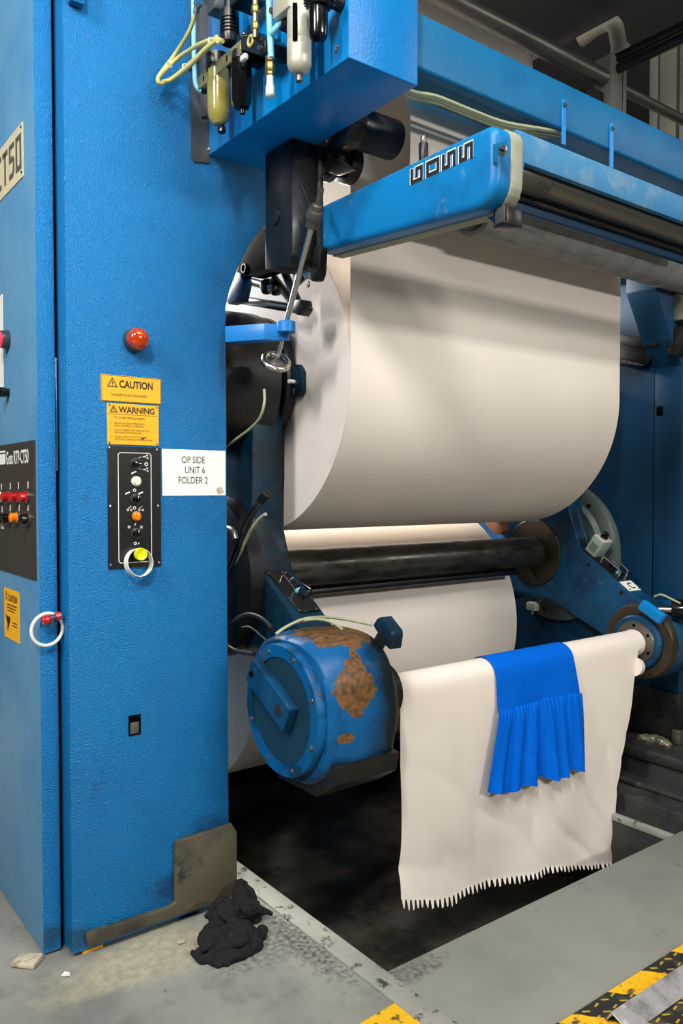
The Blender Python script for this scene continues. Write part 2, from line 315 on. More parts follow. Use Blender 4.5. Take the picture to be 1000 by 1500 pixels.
    def sphere(s, c, r, sub=3):
        r = V(r) if hasattr(r, '__len__') else V((r, r, r)); k = bmesh.ops.create_icosphere(s.bm, subdivisions=sub, radius=1)
        for v in k['verts']: v.co = V((v.co.x * r.x, v.co.y * r.y, v.co.z * r.z)) + V(c)
        return s
    def stroke(s, pts, w, nrm, t):               # square-cornered ribbon letter stroke, raised by t
        nrm = V(nrm).normalized(); pts = [V(p) for p in pts]; closed = (pts[0] - pts[-1]).length < 1e-7
        if closed: pts = pts[:-1]
        n = len(pts); Lp, Rp = [], []
        for i, p in enumerate(pts):
            a = pts[i - 1] if (i or closed) else None; b = pts[(i + 1) % n] if (i < n - 1 or closed) else None
            d1 = (p - a).normalized() if a is not None else (b - p).normalized(); d2 = (b - p).normalized() if b is not None else d1
            n1 = nrm.cross(d1); n2 = nrm.cross(d2); mm = (n1 + n2); mm = mm / max(1e-6, mm.length_squared) * 2
            ext = V((0, 0, 0))
            Lp.append(p + mm * (w / 2)); Rp.append(p - mm * (w / 2))
        m = n if closed else n - 1; off = nrm * t
        for i in range(m):
            j = (i + 1) % n
            s.prism([Lp[i], Rp[i], Rp[j], Lp[j]], off)
        return s
    def text(s, body, org, xd, ud, h, align='LEFT', sq=1.0, bold=0.0, lift=.0006, ls=1.0):
        cu = bpy.data.curves.new('t', 'FONT'); cu.body = body; cu.size = 1; cu.align_x = align; cu.offset = bold; cu.space_line = ls; cu.resolution_u = 4
        ob = bpy.data.objects.new('t', cu); C.objects.link(ob); dg = bpy.context.evaluated_depsgraph_get(); dg.update()
        me = bpy.data.meshes.new_from_object(ob.evaluated_get(dg)); k = h / .729
        xd = V(xd).normalized(); ud = V(ud).normalized(); nd = xd.cross(ud); org = V(org)
        vm = [s.bm.verts.new(org + xd * (v.co.x * k * sq) + ud * (v.co.y * k) + nd * lift) for v in me.vertices]
        for p in me.polygons:
            try: s.bm.faces.new([vm[i] for i in p.vertices])
            except ValueError: pass
        bpy.data.objects.remove(ob); bpy.data.curves.remove(cu); bpy.data.meshes.remove(me)
        return s
    def build(s, name, m, parent=None, loc=None, ang=38, keep=False):
        me = bpy.data.meshes.new(name)
        o_ = ORI[parent.name] if parent is not None else (V(loc) if loc is not None else V((0, 0, 0)))
        for v in s.bm.verts: v.co -= o_
        s.bm.to_mesh(me); s.bm.free()
        for p in me.polygons: p.use_smooth = True
        me.set_sharp_from_angle(angle=math.radians(ang))
        me.materials.append(M[m] if isinstance(m, str) else m)
        o = bpy.data.objects.new(name, me); C.objects.link(o)
        if parent is not None: o.parent = parent
        else: o.location = o_
        ORI[o.name] = o_.copy()
        return o
def thing(name, label, cat, loc, group=None):
    o = bpy.data.objects.new(name, None); C.objects.link(o); o.location = V(loc); o.empty_display_size = .05
    ORI[o.name] = V(loc); o['label'] = label; o['category'] = cat
    if group: o['group'] = group
    return o
def tag(o, label, cat, group=None):
    o['label'] = label; o['category'] = cat
    if group: o['group'] = group
    return o
def struct(o): o['kind'] = 'structure'; return o
def lab(o, l): o['label'] = l; return o
X, Y, Z = V((1, 0, 0)), V((0, 1, 0)), V((0, 0, 1))

# ------------------------------------------------------------------ the setting
PX0, PX1, PY0, PZ = 1.59, 3.20, 1.865, -.36
b = MB(); b.box((-4, -9, -.5), (PX0 - .085, 7, 0)); b.box((PX0 - .085, -9, -.5), (8, PY0 - .48, 0)); b.box((3.9, PY0 - .48, -.5), (8, 7, 0)); struct(b.build('floor', 'concrete'))
b = MB(); b.box((PX0, PY0 - .479, -.4), (3.9, PY0, .0), .004); struct(b.build('floor', 'plate'))
b = MB(); b.box((PX0 - .083, -.4, -.45), (PX0 - .002, 6.9, .006), .006); struct(b.build('trim_1', 'curb'))
b = MB(); b.box((PX0 - .002, PY0 - .02, PZ - .1), (3.3, 6.9, PZ)); struct(b.build('floor', 'pit'))
b = MB(); b.box((PX1, PY0 + .002, -.03), (PX1 + .03, 6.9, -.001), .004)
struct(b.build('trim_2', 'curb'))
b = MB(); b.box((PX1 + .004, PY0 + .002, -.45), (PX1 + .141, 6.9, -.031), .002); struct(b.build('trim_5', 'rail'))
b = MB(); b.box((3.342, PY0 + .002, -.4), (3.615, 6.9, .05), .01); b.box((3.62, PY0 + .05, -.4), (3.9, 6.9, .14), .01); b.box((3.59, PY0 - .03, .142), (4.8, 6.9, .2), .012)
b.box((3.46, PY0 + .003, .051), (3.56, 6.9, .075), .008)
struct(b.build('trim_3', 'rail'))
b = MB(); b.box((-4, 6.9, -.5), (9, 7.1, 5.2)); struct(b.build('wall_back', 'wall'))
b = MB(); b.box((7.9, -9, -.5), (8.1, 7, 5.2)); struct(b.build('wall_right', 'wall'))
b = MB(); b.box((-4.1, -9, -.5), (-4, 7, 5.2)); struct(b.build('wall_left', 'wall'))
b = MB(); b.box((-4.1, -9.1, -.5), (8.1, -9, 5.2)); struct(b.build('wall_front', 'wall'))
b = MB(); b.box((-4.1, -9.1, 5.2), (8.1, 7.1, 5.3)); struct(b.build('ceiling', 'ceil'))
b = MB(); b.box((1.6, 1.0, 3.95), (3.7, 4.2, 4.05)); struct(b.build('shade_deck', 'ceil'))  # deck added overhead to keep lamp light off the upper web

# ------------------------------------------------------------------ op-side column
CY = 2.52; CXL, CXR = .835, 1.40
t = thing('machine_column', 'tall hammered blue steel column with grimy kick plate, standing between cabinet and paper rolls', 'machine frame', (CXL, CY, 0))
g = [P(330, 495, y=CY), P(331, 450, y=CY), P(337, 425, y=CY), P(350, 390, y=CY), P(369, 352, y=CY), P(392, 325, y=CY), P(402, 296, y=CY), P(402, 250, y=CY)]
pts = [(CXL, CY, .012), (CXR + .004, CY, .012)] + [(max(p.x, CXR), CY, p.z) for p in g] + [(g[-1].x, CY, 3.5), (CXL, CY, 3.5)]
b = MB(); b.prism(pts, (0, .16, 0), .006, 2); b.box((CXL, CY + .13, .012), (CXR - .002, 3.05, 3.5)); body = b.build('body', 'paint', t)
kp = [P(128, 1399, y=CY - .02), P(127, 1368, y=CY - .02), P(250, 1328, y=CY - .02), P(257, 1322, y=CY - .02), P(257, 1236, y=CY - .02), P(262, 1231, y=CY - .02), P(340, 1207, y=CY - .02)]
kp = [V((p.x, CY - .02, p.z)) for p in kp] + [V((1.425, CY - .02, .262)), V((1.425, CY - .02, .03))]; kp[0].z = .03
b = MB(); b.prism(kp, (0, .0195, 0), .004); b.box((1.405, CY - .0195, .03), (1.425, CY + .6, .262), .004); b.build('kick_plate', 'kick', t)
b = MB(); q = P(197, 1062, y=CY); b.prism([q + V((-.021, -.002, .034)), q + V((.021, -.002, .034)), q + V((.021, -.002, -.034)), q + V((-.021, -.002, -.034))], (0, .002, 0))
so = b.build('cable_slot', 'hole', t)
b = MB(); b.box(q + V((-.016, -.004, -.028)), q + V((.014, -.002, .010)), .001); lab(b.build('slot_insert', 'steel', so), 'pale worn insert in the slot')
b = MB(); a0 = P(279, 0, y=CY); a1 = P(279, 231, y=CY); a2 = P(305, 237, y=CY)
b.prism([(a0.x, CY - .006, a0.z + .5), (a1.x, CY - .006, a1.z), (a1.x + .01, CY - .006, a1.z - .012), (1.335, CY - .006, 2.625), (1.335, CY - .006, a0.z + .5)], (0, .006, 0)); b.build('mounting_strip', 'steel', t)
b = MB(); q = P(108, 0, y=CY); b.box(q + V((-.02, -.03, -.02)), q + V((.025, 0, .1)), .004); b.build('bracket', 'paint', t)
# yellow strip under the column foot
b = MB(); b.box((P(122, 1402, y=CY).x, CY + .006, .0), (P(152, 1397, y=CY).x, CY + .03, .008)); tag(b.build('yellow_shim', 'yellow', loc=(.9, CY, 0)), 'thin yellow shim strip poking from under the blue column foot', 'shim')

# ------------------------------------------------------------------ control cabinet
KX, KY = .765, 2.585
t = thing('control_cabinet', 'blue control cabinet with dark button panel and nameplate at far left', 'control cabinet', (KX, KY, 0))
b = MB(); b.box((KX, KY + .003, .008), (.822, 4.4, 3.5), .004); b.build('body', 'glarepaint', t)
b = MB(); b.box((KX + .0015, KY, .009), (.8215, KY + .02, 3.499), .003); lab(b.build('door_edge', 'paint', t), 'narrow front edge in plain blue, without the painted glare')
b = MB(); b.box((.8225, KY + .02, .02), (.8345, 3.4, 3.5)); b.build('gap_shade', 'hole', t)  # black fill standing in for the shade between cabinet and column
b = MB(); p0 = P(86, 524, y=KY); p1 = P(86, 690, y=KY); b.box((.8225, KY + .002, p1.z), (.828, KY + .02, p0.z), .001); lab(b.build('hinge_strip', 'bright', t), 'thin bright metal strip')
def K(u, v, o=0): return P(u, v, x=KX - o)
# nameplate
r0, r1 = K(34, 178), K(36, 257); y0 = r0.y; y1 = y0 + .42
b = MB(); b.prism([(KX - .003, y0, r0.z), (KX - .003, y1, r0.z), (KX - .003, y1, r1.z), (KX - .003, y0, r1.z)], (.003, 0, 0)); npl = b.build('nameplate', 'plate_cream', t)
zt, zb = r0.z - .028, r1.z + .028; H = zt - zb; w0 = .017
b = MB(); n_ = V((-1, 0, 0))
def L3(yy, f): return V((KX - .0032, yy, zb + H * f))
yA = y0 + .014; cw = .062
b.stroke([L3(yA + .008, 0 + .09), L3(yA + cw - .008, .09), L3(yA + cw - .008, .91), L3(yA + .008, .91), L3(yA + .008, .09)], w0, n_, .0012)
yB = y0 + .094
b.stroke([L3(yB, .91), L3(yB + cw - .008, .91), L3(yB + cw - .008, .55), L3(yB + .02, .55), L3(yB + .008, .46), L3(yB + .008, .2), L3(yB + .02, .09), L3(yB + cw, .09)], w0, n_, .0012)
yT = y0 + .174
b.stroke([L3(yT, .91), L3(yT + cw, .91)], w0, n_, .0012); b.stroke([L3(yT + cw / 2, .91), L3(yT + cw / 2, .02)], w0, n_, .0012)
yC = y0 + .254
b.stroke([L3(yC, .91), L3(yC + cw, .91), L3(yC + cw, .09), L3(yC, .09)], w0, n_, .0012)
b.build('lettering', 'plate_ink', npl)
for u, v in ((30, 187), (32, 258)):
    b = MB(); q = V((KX - .003, y0 + .012, r0.z - .014 if v < 200 else r1.z + .016)); b.cyl(q, q + V((-.003, 0, 0)), .004, n=10); b.build('rivet', 'ink', npl)
# dark panel
r0, r1 = K(51, 645), K(55, 850); y0 = (r0.y + r1.y) / 2; y1 = y0 + .52
b = MB(); b.prism([(KX - .005, y0, r0.z), (KX - .005, y1, r0.z), (KX - .005, y1, r1.z), (KX - .005, y0, r1.z)], (.005, 0, 0)); pn = b.build('button_panel', 'panelbrown', t)
q = K(47, 677, .005); b = MB(); ql = K(9.5, 677, .005); wd = ql.y - q.y
b.text('Goss RTP-CT50', (KX - .0052, ql.y, q.z), (0, -1, 0), Z, .045, sq=wd / (.045 / .729 * 7.6), bold=.02)
b.build('lettering', 'wprint', pn)
b = MB(); q2 = K(8, 680, .005); b.prism([(KX - .0056, q2.y, q2.z), (KX - .0056, q2.y + .2, q2.z), (KX - .0056, q2.y + .2, q2.z + .036), (KX - .0056, q2.y, q2.z + .036)], (.0005, 0, 0))
b.build('stripe', 'wprint', pn); b = MB(); b.prism([(KX - .0056, q2.y, q2.z + .041), (KX - .0056, q2.y + .2, q2.z + .041), (KX - .0056, q2.y + .2, q2.z + .048), (KX - .0056, q2.y, q2.z + .048)], (.0005, 0, 0))
b.build('stripe', 'wprint', pn)
for u, v in ((2, 713), (15, 712), (27, 711), (41, 710), (3, 745), (15, 744), (28, 743), (41, 743)):
    b = MB(); q = K(u, v, .005); b.prism([q + V((0, -.004, -.012)), q + V((0, .004, -.012)), q + V((0, .002, .012)), q + V((0, -.006, .008))], (-.0005, 0, 0)); b.build('symbol', 'wprint', pn)
q = K(3.5, 771, .005); b = MB(); b.box(q + V((-.001, -.016, -.009)), q + V((0, .016, .009))); lab(b.build('label_tag', 'white', pn), 'small white tag')
for u, v, m, l in ((4, 728, 'ivory', 'white round lamp button'), (14.5, 728, 'red', 'red round lamp button'), (27.5, 728, 'red', 'red round lamp button'), (41, 728, 'red', 'red round lamp button'),
                   (5, 759, 'gloss_black', 'black round push button'), (15.5, 759, 'gloss_black', 'black round push button'), (27.5, 758, 'orange', 'orange round lamp button'), (43, 760, 'gloss_black', 'black round push button')):
    q = K(u, v, .005); b = MB(); b.lathe([(0, .0185), (.008, .0185), (.01, .016), (.026, .016), (.03, .012), (.031, 0)], q, (-1, 0, 0), 24); bo = lab(b.build('button', m, pn), l)
    b = MB(); b.band(q + V((-.004, 0, 0)), X, .0187, .008, .003, 24); b.build('button_collar', 'steel', bo)
# caution sticker on the cabinet
c0, c1 = K(7, 860), K(29, 943); yl = K(7, 900).y; yr = K(29, 904).y
b = MB(); b.prism([(KX - .0015, yl, c0.z), (KX - .0015, yr, c0.z), (KX - .0015, yr, c1.z), (KX - .0015, yl, c1.z)], (.0015, 0, 0)); st = lab(b.build('caution_sticker', 'yellow', t), 'yellow caution sticker')
W = yl - yr; HH = c0.z - c1.z; b = MB()
b.text('CAUTION', (KX - .0016, yl - W * .3, c0.z - HH * .24), (0, -1, 0), Z, .024, sq=W * .62 / (.024 / .729 * 4.9), bold=.02)
def tri(b, c, s, xd, nd, w=.004):
    xd = V(xd); c = V(c); b.stroke([c + xd * (-s * .5), c + xd * (s * .5), c + Z * (s * .87), c - xd * (s * .5)], w, nd, .0003)
    b.prism([c + xd * (-s * .05) + Z * s * .24, c + xd * (s * .05) + Z * s * .24, c + xd * (s * .07) + Z * s * .56, c + xd * (-s * .07) + Z * s * .56], V(nd) * .0003)
    b.prism([c + xd * (-s * .05) + Z * s * .1, c + xd * (s * .05) + Z * s * .1, c + xd * (s * .05) + Z * s * .18, c + xd * (-s * .05) + Z * s * .18], V(nd) * .0003)
tri(b, (KX - .0016, yl - W * .16, c0.z - HH * .22), .034, (0, -1, 0), (-1, 0, 0), .003)
for k, (f0, f1) in enumerate(((.2, .85), (.2, .8), (.2, .7))):
    zz = c0.z - HH * (.33 + .06 * k); b.prism([(KX - .0016, yl - W * f0, zz), (KX - .0016, yl - W * f1, zz), (KX - .0016, yl - W * f1, zz + .004), (KX - .0016, yl - W * f0, zz + .004)], (-.0002, 0, 0))
hz = c0.z - HH * .86
b.prism([(KX - .0016, yl - W * a, hz + HH * c) for a, c in ((.1, .36), (.18, .3), (.4, .3), (.42, .22), (.3, .1), (.26, 0), (.2, .02), (.22, .14), (.16, .2))], (-.0002, 0, 0))
for k in range(2):
    zz = hz + HH * (.2 - .06 * k); b.prism([(KX - .0016, yl - W * .55, zz), (KX - .0016, yl - W * .85, zz), (KX - .0016, yl - W * .85, zz + .004), (KX - .0016, yl - W * .55, zz + .004)], (-.0002, 0, 0))
b.build('lettering', 'ink', st)
# notice sheet, lamp and knob on the cabinet
n0, n1 = K(4, 431), K(6, 579)
b = MB(); b.prism([(KX - .0015, n0.y, n0.z), (KX - .0015, n0.y + .25, n0.z), (KX - .0015, n0.y + .25, n1.z), (KX - .0015, n0.y, n1.z)], (.0015, 0, 0)); lab(b.build('notice_sheet', 'sign_white', t), 'white notice sheet')
q = K(12, 498); b = MB(); b.cyl(q, q + V((-.026, 0, 0)), .033, .03, bev=.003); lb = b.build('lamp_housing', 'greyplastic', t)
b = MB(); b.lathe([(0, .025), (.012, .023), (.017, .012), (.018, 0)], q + V((-.025, 0, 0)), -X, 24); lab(b.build('lamp_lens', 'redlit', lb), 'red lit lens')
q = K(13, 575); b = MB(); b.lathe([(0, .014), (.012, .014), (.014, .017), (.03, .017), (.033, .013), (.033, 0)], q, -X, 20); b.build('knob', 'gloss_black', t)
# hose loop hanging on the cabinet edge
q = P(69, 922, y=KY - .022); s_ = S(q)
t = thing('hose_loop', 'loop of white tube with red push fittings hanging on the cabinet edge', 'hose', q - Z * 23 * s_)
b = MB(); rr = 23.5 * s_
b.torus(q, V((.12, -1, 0)), rr, .0055, 44, 8); b.build('tube', 'white', t)
a0 = P(68, 908, y=KY - .03); a1 = P(83, 903, y=KY - .03); dd = (a1 - a0).normalized()
b = MB(); b.cyl(a0 + dd * .004, a1 - dd * .004, .009); b.cyl((a0 + a1) / 2, (a0 + a1) / 2 - Z * .02, .009); b.build('connector', 'greyplastic', t)
b = MB(); b.cyl(a0 - dd * .014, a0 + dd * .012, .0135, bev=.003); lab(b.build('push_fitting', 'red', t), 'red push fitting')
b = MB(); b.lathe([(0, .006), (0, .0135), (.016, .0135), (.016, .007), (.01, .006), (0, .006)], a1 - dd * .004, dd, 20, closed=False); lab(b.build('push_fitting', 'red', t), 'red push fitting')

# ------------------------------------------------------------------ items on the column face
def Q(u, v, o=0): return P(u, v, y=CY - o)
q = Q(196, 499); sc = S(q)
t = thing('indicator_lamp', 'round amber indicator lamp above the caution sign on the blue column', 'lamp', q)
b = MB(); b.cyl(q + V((0, 0, 0)), q + V((0, -.03, 0)), 17.5 * sc, 16.8 * sc, bev=.002); b.build('lamp_base', 'greyplastic', t)
b = MB(); b.lathe([(0, 15.8 * sc), (.012, 15.8 * sc), (.022, 14 * sc), (.03, 9.5 * sc), (.033, 4 * sc), (.034, 0)], q + V((0, -.029, 0)), -Y, 36)
for k in range(24):
    a = 2 * PI * k / 24; e = V((math.cos(a), 0, math.sin(a))); b.obox(q + e * 15.5 * sc + V((0, -.036, 0)), V((-math.sin(a), 0, math.cos(a))) * .0012, e * .0012, V((0, .006, 0)))
b.build('lens', 'amber', t)
def quad_sign(name, label, cat, tl, tr, bl, br, m, th=.003, dy=.0):
    A, B_, D, E_ = Q(*tl), Q(*tr), Q(*bl), Q(*br)
    xl = (A.x + D.x) / 2; xr = (B_.x + E_.x) / 2; zt_ = (A.z + B_.z) / 2; zb_ = (D.z + E_.z) / 2
    t = thing(name, label, cat, ((xl + xr) / 2, CY, zb_))
    b = MB(); b.box((xl, CY - th - dy, zb_), (xr, CY - dy, zt_), .0008, 1); pl = b.build('plate', m, t)
    return t, pl, xl, xr, zb_, zt_, CY - th - dy
t, pl, xl, xr, zb, zt, yy = quad_sign('caution_sign', 'yellow sign reading CAUTION with warning triangle, below the amber lamp', 'sign', (147, 547), (235, 556), (148, 586), (236, 594), 'yellow')
W, H = xr - xl, zt - zb; b = MB()
tri(b, (xl + W * .18, yy - .0002, zb + H * .56), H * .36, X, -Y, .003)
b.text('CAUTION', (xl + W * .29, yy, zb + H * .55), X, Z, H * .28, sq=W * .62 / (H * .28 / .729 * 4.95), bold=.028)
b.text('DANGER MOVING MACHINERY', (xl + W * .16, yy, zb + H * .22), X, Z, H * .10, sq=W * .70 / (H * .10 / .729 * 16.6))
b.stroke([(xl + .002, yy, zb + .002), (xr - .002, yy, zb + .002), (xr - .002, yy, zt - .002), (xl + .002, yy, zt - .002), (xl + .002, yy, zb + .002)], .0015, -Y, .0003)
b.build('lettering', 'ink', pl)
t, pl, xl, xr, zb, zt, yy = quad_sign('warning_sign', 'yellow sign reading WARNING with small instructions, between caution sign and button panel', 'sign', (156, 589), (232, 596), (157, 650), (232, 654), 'yellow', .003)
W, H = xr - xl, zt - zb; b = MB()
tri(b, (xl + W * .12, yy - .0002, zb + H * .79), H * .165, X, -Y, .003)
b.text('WARNING', (xl + W * .22, yy, zb + H * .785), X, Z, H * .15, sq=W * .75 / (H * .15 / .729 * 5.2), bold=.028)
b.box((xl + W * .01, yy - .0003, zb + H * .735), (xr - W * .01, yy, zb + H * .745))
b.text('TO AVOID SERIOUS INJURY:', (xl + W * .13, yy, zb + H * .63), X, Z, H * .055, sq=W * .74 / (H * .055 / .729 * 15.4))
for k, (l1, l2) in enumerate((('REMOVE SUB-TRUCK IMMEDIATELY', 'AFTER CHUCKING IS COMPLETED.'), ('DO NOT DEPRESS THE "HOME" BUTTON', 'UNTIL SUB-TRUCK IS REMOVED.'), ('DO NOT FORCE THE ROLL ON THE', 'SUB-TRUCK DURING OR AFTER CHUCKING.'))):
    z0 = zb + H * (.50 - .165 * k)
    b.text(l1, (xl + W * .13, yy, z0), X, Z, H * .042, sq=W * .78 / (H * .042 / .729 * 21)); b.text(l2, (xl + W * .13, yy, z0 - H * .06), X, Z, H * .042, sq=W * .7 / (H * .042 / .729 * 19))
    b.cyl((xl + W * .07, yy - .0003, z0 + H * .02), (xl + W * .07, yy, z0 + H * .02), H * .013, n=8)
b.prism([(xl + W * a, yy - .0004, zb + H * c) for a, c in ((.64, .12), (.66, .18), (.72, .2), (.76, .235), (.74, .19), (.68, .15))], (0, .0003, 0))
b.build('lettering', 'ink', pl)
for fx in (.04, .96):
    for fz in (.04, .96):
        b = MB(); c_ = V((xl + W * fx, yy, zb + H * fz)); b.lathe([(0, .0035), (.0015, .003), (.002, 0)], c_, -Y, 10); b.build('screw', 'steel', pl)
# OP SIDE card
t, pl, xl, xr, zb, zt, yy = quad_sign('location_card', 'white card reading OP SIDE UNIT 6 FOLDER 2 beside the button panel', 'sign', (237, 657), (330, 661), (237, 725), (330, 727), 'sign_white', .002)
W, H = xr - xl, zt - zb; b = MB(); xc = (xl + xr) / 2 + W * .04
for s_, fz, ww in (('OP SIDE', .71, .49), ('UNIT 6', .49, .40), ('FOLDER 2', .265, .60)):
    b.text(s_, (xc - W * ww / 2, yy, zb + H * fz), X, Z, H * .155, sq=W * ww / (H * .155 / .729 * {'OP SIDE': 4.75, 'UNIT 6': 3.85, 'FOLDER 2': 5.65}[s_]))
b.build('lettering', 'ink', pl)
b = MB(); b.prism([(xl + W * a, yy - .0006, zb + H * c) for a, c in ((.84, .16), (.93, .2), (.97, .07), (.9, .02), (.86, .05))], (0, .0005, 0)); lab(b.build('tape_scrap', 'crumb', pl), 'scrap of brown tape')
# button panel
t, pl, xl, xr, zb, zt, yy = quad_sign('button_panel', 'black switch panel with knobs and yellow capped button under the warning sign', 'control panel', (157, 653), (234, 656), (158, 834), (235, 828), 'black', .006)
W, H = xr - xl, zt - zb
def B2(u, v): return P(u, v, y=yy)
b = MB()
A, D = B2(172, 663), B2(175, 825); Bq, E_ = B2(220, 664), B2(223, 822)
x0, x1, z0, z1 = (A.x + D.x) / 2, (Bq.x + E_.x) / 2, (D.z + E_.z) / 2, (A.z + Bq.z) / 2; c = .006
b.stroke([(x0 + c, yy, z0), (x1 - c, yy, z0), (x1, yy, z0 + c), (x1, yy, z1 - c), (x1 - c, yy, z1), (x0 + c, yy, z1), (x0, yy, z1 - c), (x0, yy, z0 + c), (x0 + c, yy, z0)], .0022, -Y, .0004)
sx = lambda f: xl + W * f
def zz(v): return B2(196, v).z
def ringm(u, v, r): q = B2(u, v); b.band(q + V((0, -.0003, 0)), Y, r * .6, .0006, r * .45, 18)
ringm(214, 680, .006)
for v in (669, 688):
    for du, dv in ((-1.5, 0), (1.5, -2), (2, 2)): ringm(214 + du, v + dv, .003)
    q = B2(211, v); b.box(q + V((-.004, -.0004, -.002)), q + V((0, 0, .002)))
    q = B2(205, v + (1 if v < 680 else -1)); b.obox(q, V((.006, 0, .002 if v < 680 else -.002)), V((0, .0003, 0)), V((0, 0, .0007)))
ringm(197, 718, .0052); ringm(197, 744, .0052)
for u in (187, 192, 204, 209): ringm(u, 747, .0036)
for u, m_ in ((190, 1), (206, 1)):
    q = B2(u, 743); b.obox(q, V((.006, 0, .004)), V((0, .0003, 0)), V((-.0004, 0, .0008)))
for u, v in ((187, 722), (206, 722), (196, 692)):
    q = B2(u, v); b.obox(q, V((.008, 0, .003)), V((0, .0003, 0)), V((-.001, 0, .0018))); b.cyl(q + V((-.006, -.0004, -.003)), q + V((-.006, 0, -.003)), .0028, n=10)
for u in (189, 207):
    q = B2(u, 772); b.obox(q, V((.004, 0, .004)), V((0, .0003, 0)), V((-.001, 0, .001))); b.obox(q, V((.004, 0, -.004)), V((0, .0003, 0)), V((.001, 0, .001)))
q = B2(198, 768); b.obox(q, V((.002, 0, .004)), V((0, .0003, 0)), V((-.001, 0, .001)))
ringm(198, 796, .0048); q = B2(203, 796); b.obox(q, V((.002, 0, .003)), V((0, .0003, 0)), V((-.001, 0, .001)))
b.build('markings', 'wprint', pl)
for u, v in ((160, 656), (230, 659), (161.5, 742), (231.5, 741.5), (162, 827.5), (232.5, 824)):
    q = B2(u, v); b = MB(); b.lathe([(0, .0042), (.0018, .0038), (.0026, 0)], q, -Y, 12); b.build('screw', 'bright', pl)
def knob(u, v, ang, m='gloss_black', l=None):
    q = B2(u, v); b = MB(); b.lathe([(0, .0155), (.006, .0155), (.0065, .0135), (.016, .0125), (.017, .011), (.017, 0)], q, -Y, 28)
    d = V((math.cos(ang), 0, math.sin(ang))); nn = V((-d.z, 0, d.x)); b.obox(q + V((0, -.02, 0)), d * .012, nn * .004, V((0, .005, 0)), .001)
    k = b.build('selector_knob', m, t)
    if l: lab(k, l)
    b = MB(); b.obox(q + V((0, -.0254, 0)) + d * .007, d * .0045, nn * .001, V((0, .0006, 0))); b.build('pointer', 'wprint', k)
    b = MB(); b.band(q + V((0, -.003, 0)), Y, .0156, .006, .0018, 28); b.build('knob_collar', 'steel', k)
knob(198, 679, 0); knob(198.5, 731, PI / 2); knob(199, 756, PI / 2, 'orange', 'translucent orange selector knob'); knob(199, 781, PI / 2)
q = B2(199, 705); b = MB(); b.lathe([(0, .0165), (.007, .0165), (.009, .014), (.01, .0125), (.014, .0122), (.015, .011), (.015, 0)], q, -Y, 28); lab(b.build('push_button', 'ivory', t), 'ivory push button')
q = B2(201, 811); b = MB(); b.lathe([(0, .014), (.02, .014), (.02, .0205), (.034, .0205), (.036, .019), (.034, .015), (.034, 0)], q, -Y, 32); lab(b.build('push_button', 'hv_yellow', t), 'fluorescent yellow capped button')
q = B2(201, 811) + V((0, -.016, 0)); qc = P(203, 824, y=yy - .016)
b = MB(); b.band(qc, V((.1, -1, .12)), .0445, .026, .0022); tag(b.build('tape_ring', 'white', loc=qc - Z * .045), 'white plastic ring hanging over the yellow capped button', 'ring')

# ------------------------------------------------------------------ pneumatic enclosure (upper box)
BX0, BY0, BZ0 = 1.333, 1.727, 2.652
bx1 = P(612, 128, y=BY0).x
t = thing('blue_enclosure', 'large blue sheet metal box high on the column carrying the air filters', 'machine housing', (BX0, CY, BZ0))
b = MB(); b.box((BX0, BY0, BZ0), (bx1, CY - .001, 3.6), .004); b.build('housing', 'boxblue', t)
for u, v in ((494, 71), (307, 219)):
    q = P(u, v, x=BX0); b = MB(); b.lathe([(0, .008), (.004, .0075), (.006, .004), (.006, 0)], q, -X, 12); b.build('screw', 'bright', t)
AX = 1.262                                            # the air gear hangs off the enclosure's left face
def A_(u, v, x=AX): return P(u, v, x=x)
def vert(b, u, prof, x=AX, n=28, vref=None):
    """turned vertical body: prof = (v, radius in measured units)"""
    q0 = A_(u, prof[0][0], x); q1 = A_(u, prof[-1][0], x); yv = (q0.y + q1.y) / 2; pr = []
    for v, r in prof:
        q = A_(u, v, x); pr.append((q0.z - q.z, r * S(q)))
    return b.lathe(pr, V((x, q0.y, q0.z)), -Z, n)
def vthing(name, label, cat, u, v0, v1):
    return thing(name, label, cat, A_(u, v1))
t = vthing('air_lubricator', 'olive bowl air lubricator, lowest of the units on the enclosure', 'air filter', 320, 80, 195)
b = MB(); vert(b, 320, [(104, 15.5), (120, 15.5), (121, 16.8), (165, 16.6), (176, 14), (183, 8), (184, 0)]); b.build('bowl', 'olive', t)
b = MB(); vert(b, 318, [(80, 12), (82, 17), (98, 17), (104, 15.8)]); q = A_(318, 90); b.box(q + V((0, -.03, -.02)), (BX0, q.y + .03, q.z + .02), .003); b.build('head', 'black', t)
b = MB(); vert(b, 324.5, [(183, 4), (187, 6.2), (194, 6), (195.5, 0)]); b.build('drain_cap', 'gloss_black', t)
for v in (133, 170):
    q = A_(304, v); b = MB(); b.cyl(q + Y * .01, q + V((-.008, .022, 0)), .006, n=12); b.build('vent_screw', 'gloss_black', t)
t = vthing('air_filter', 'black faceted air filter right of the olive bowl', 'air filter', 353, 76, 168)
b = MB(); vert(b, 353, [(90, 15), (100, 16), (150, 15.5), (158, 12), (161, 5), (162, 0)], n=8); b.build('bowl', 'gloss_black', t)
b = MB(); vert(b, 354, [(77, 14), (90, 15)], n=24); q = A_(354, 83); b.box(q + V((0, -.02, -.012)), V((BX0 + .001, q.y + .02, q.z + .012)), .002); b.build('head', 'black', t)
q = A_(356, 84, AX - .027); b = MB(); b.box(q + V((-.003, -.014, -.008)), q + V((.01, .014, .008)), .002); lab(b.build('name_band', 'white', t), 'pale printed band')
b = MB(); vert(b, 355, [(160, 3), (162, 4.5), (167, 4), (168, 0)]); b.build('drain_nipple', 'gloss_black', t)
t = vthing('pressure_regulator', 'black ribbed pressure regulator hanging above the black faceted filter', 'regulator', 336, 0, 67)
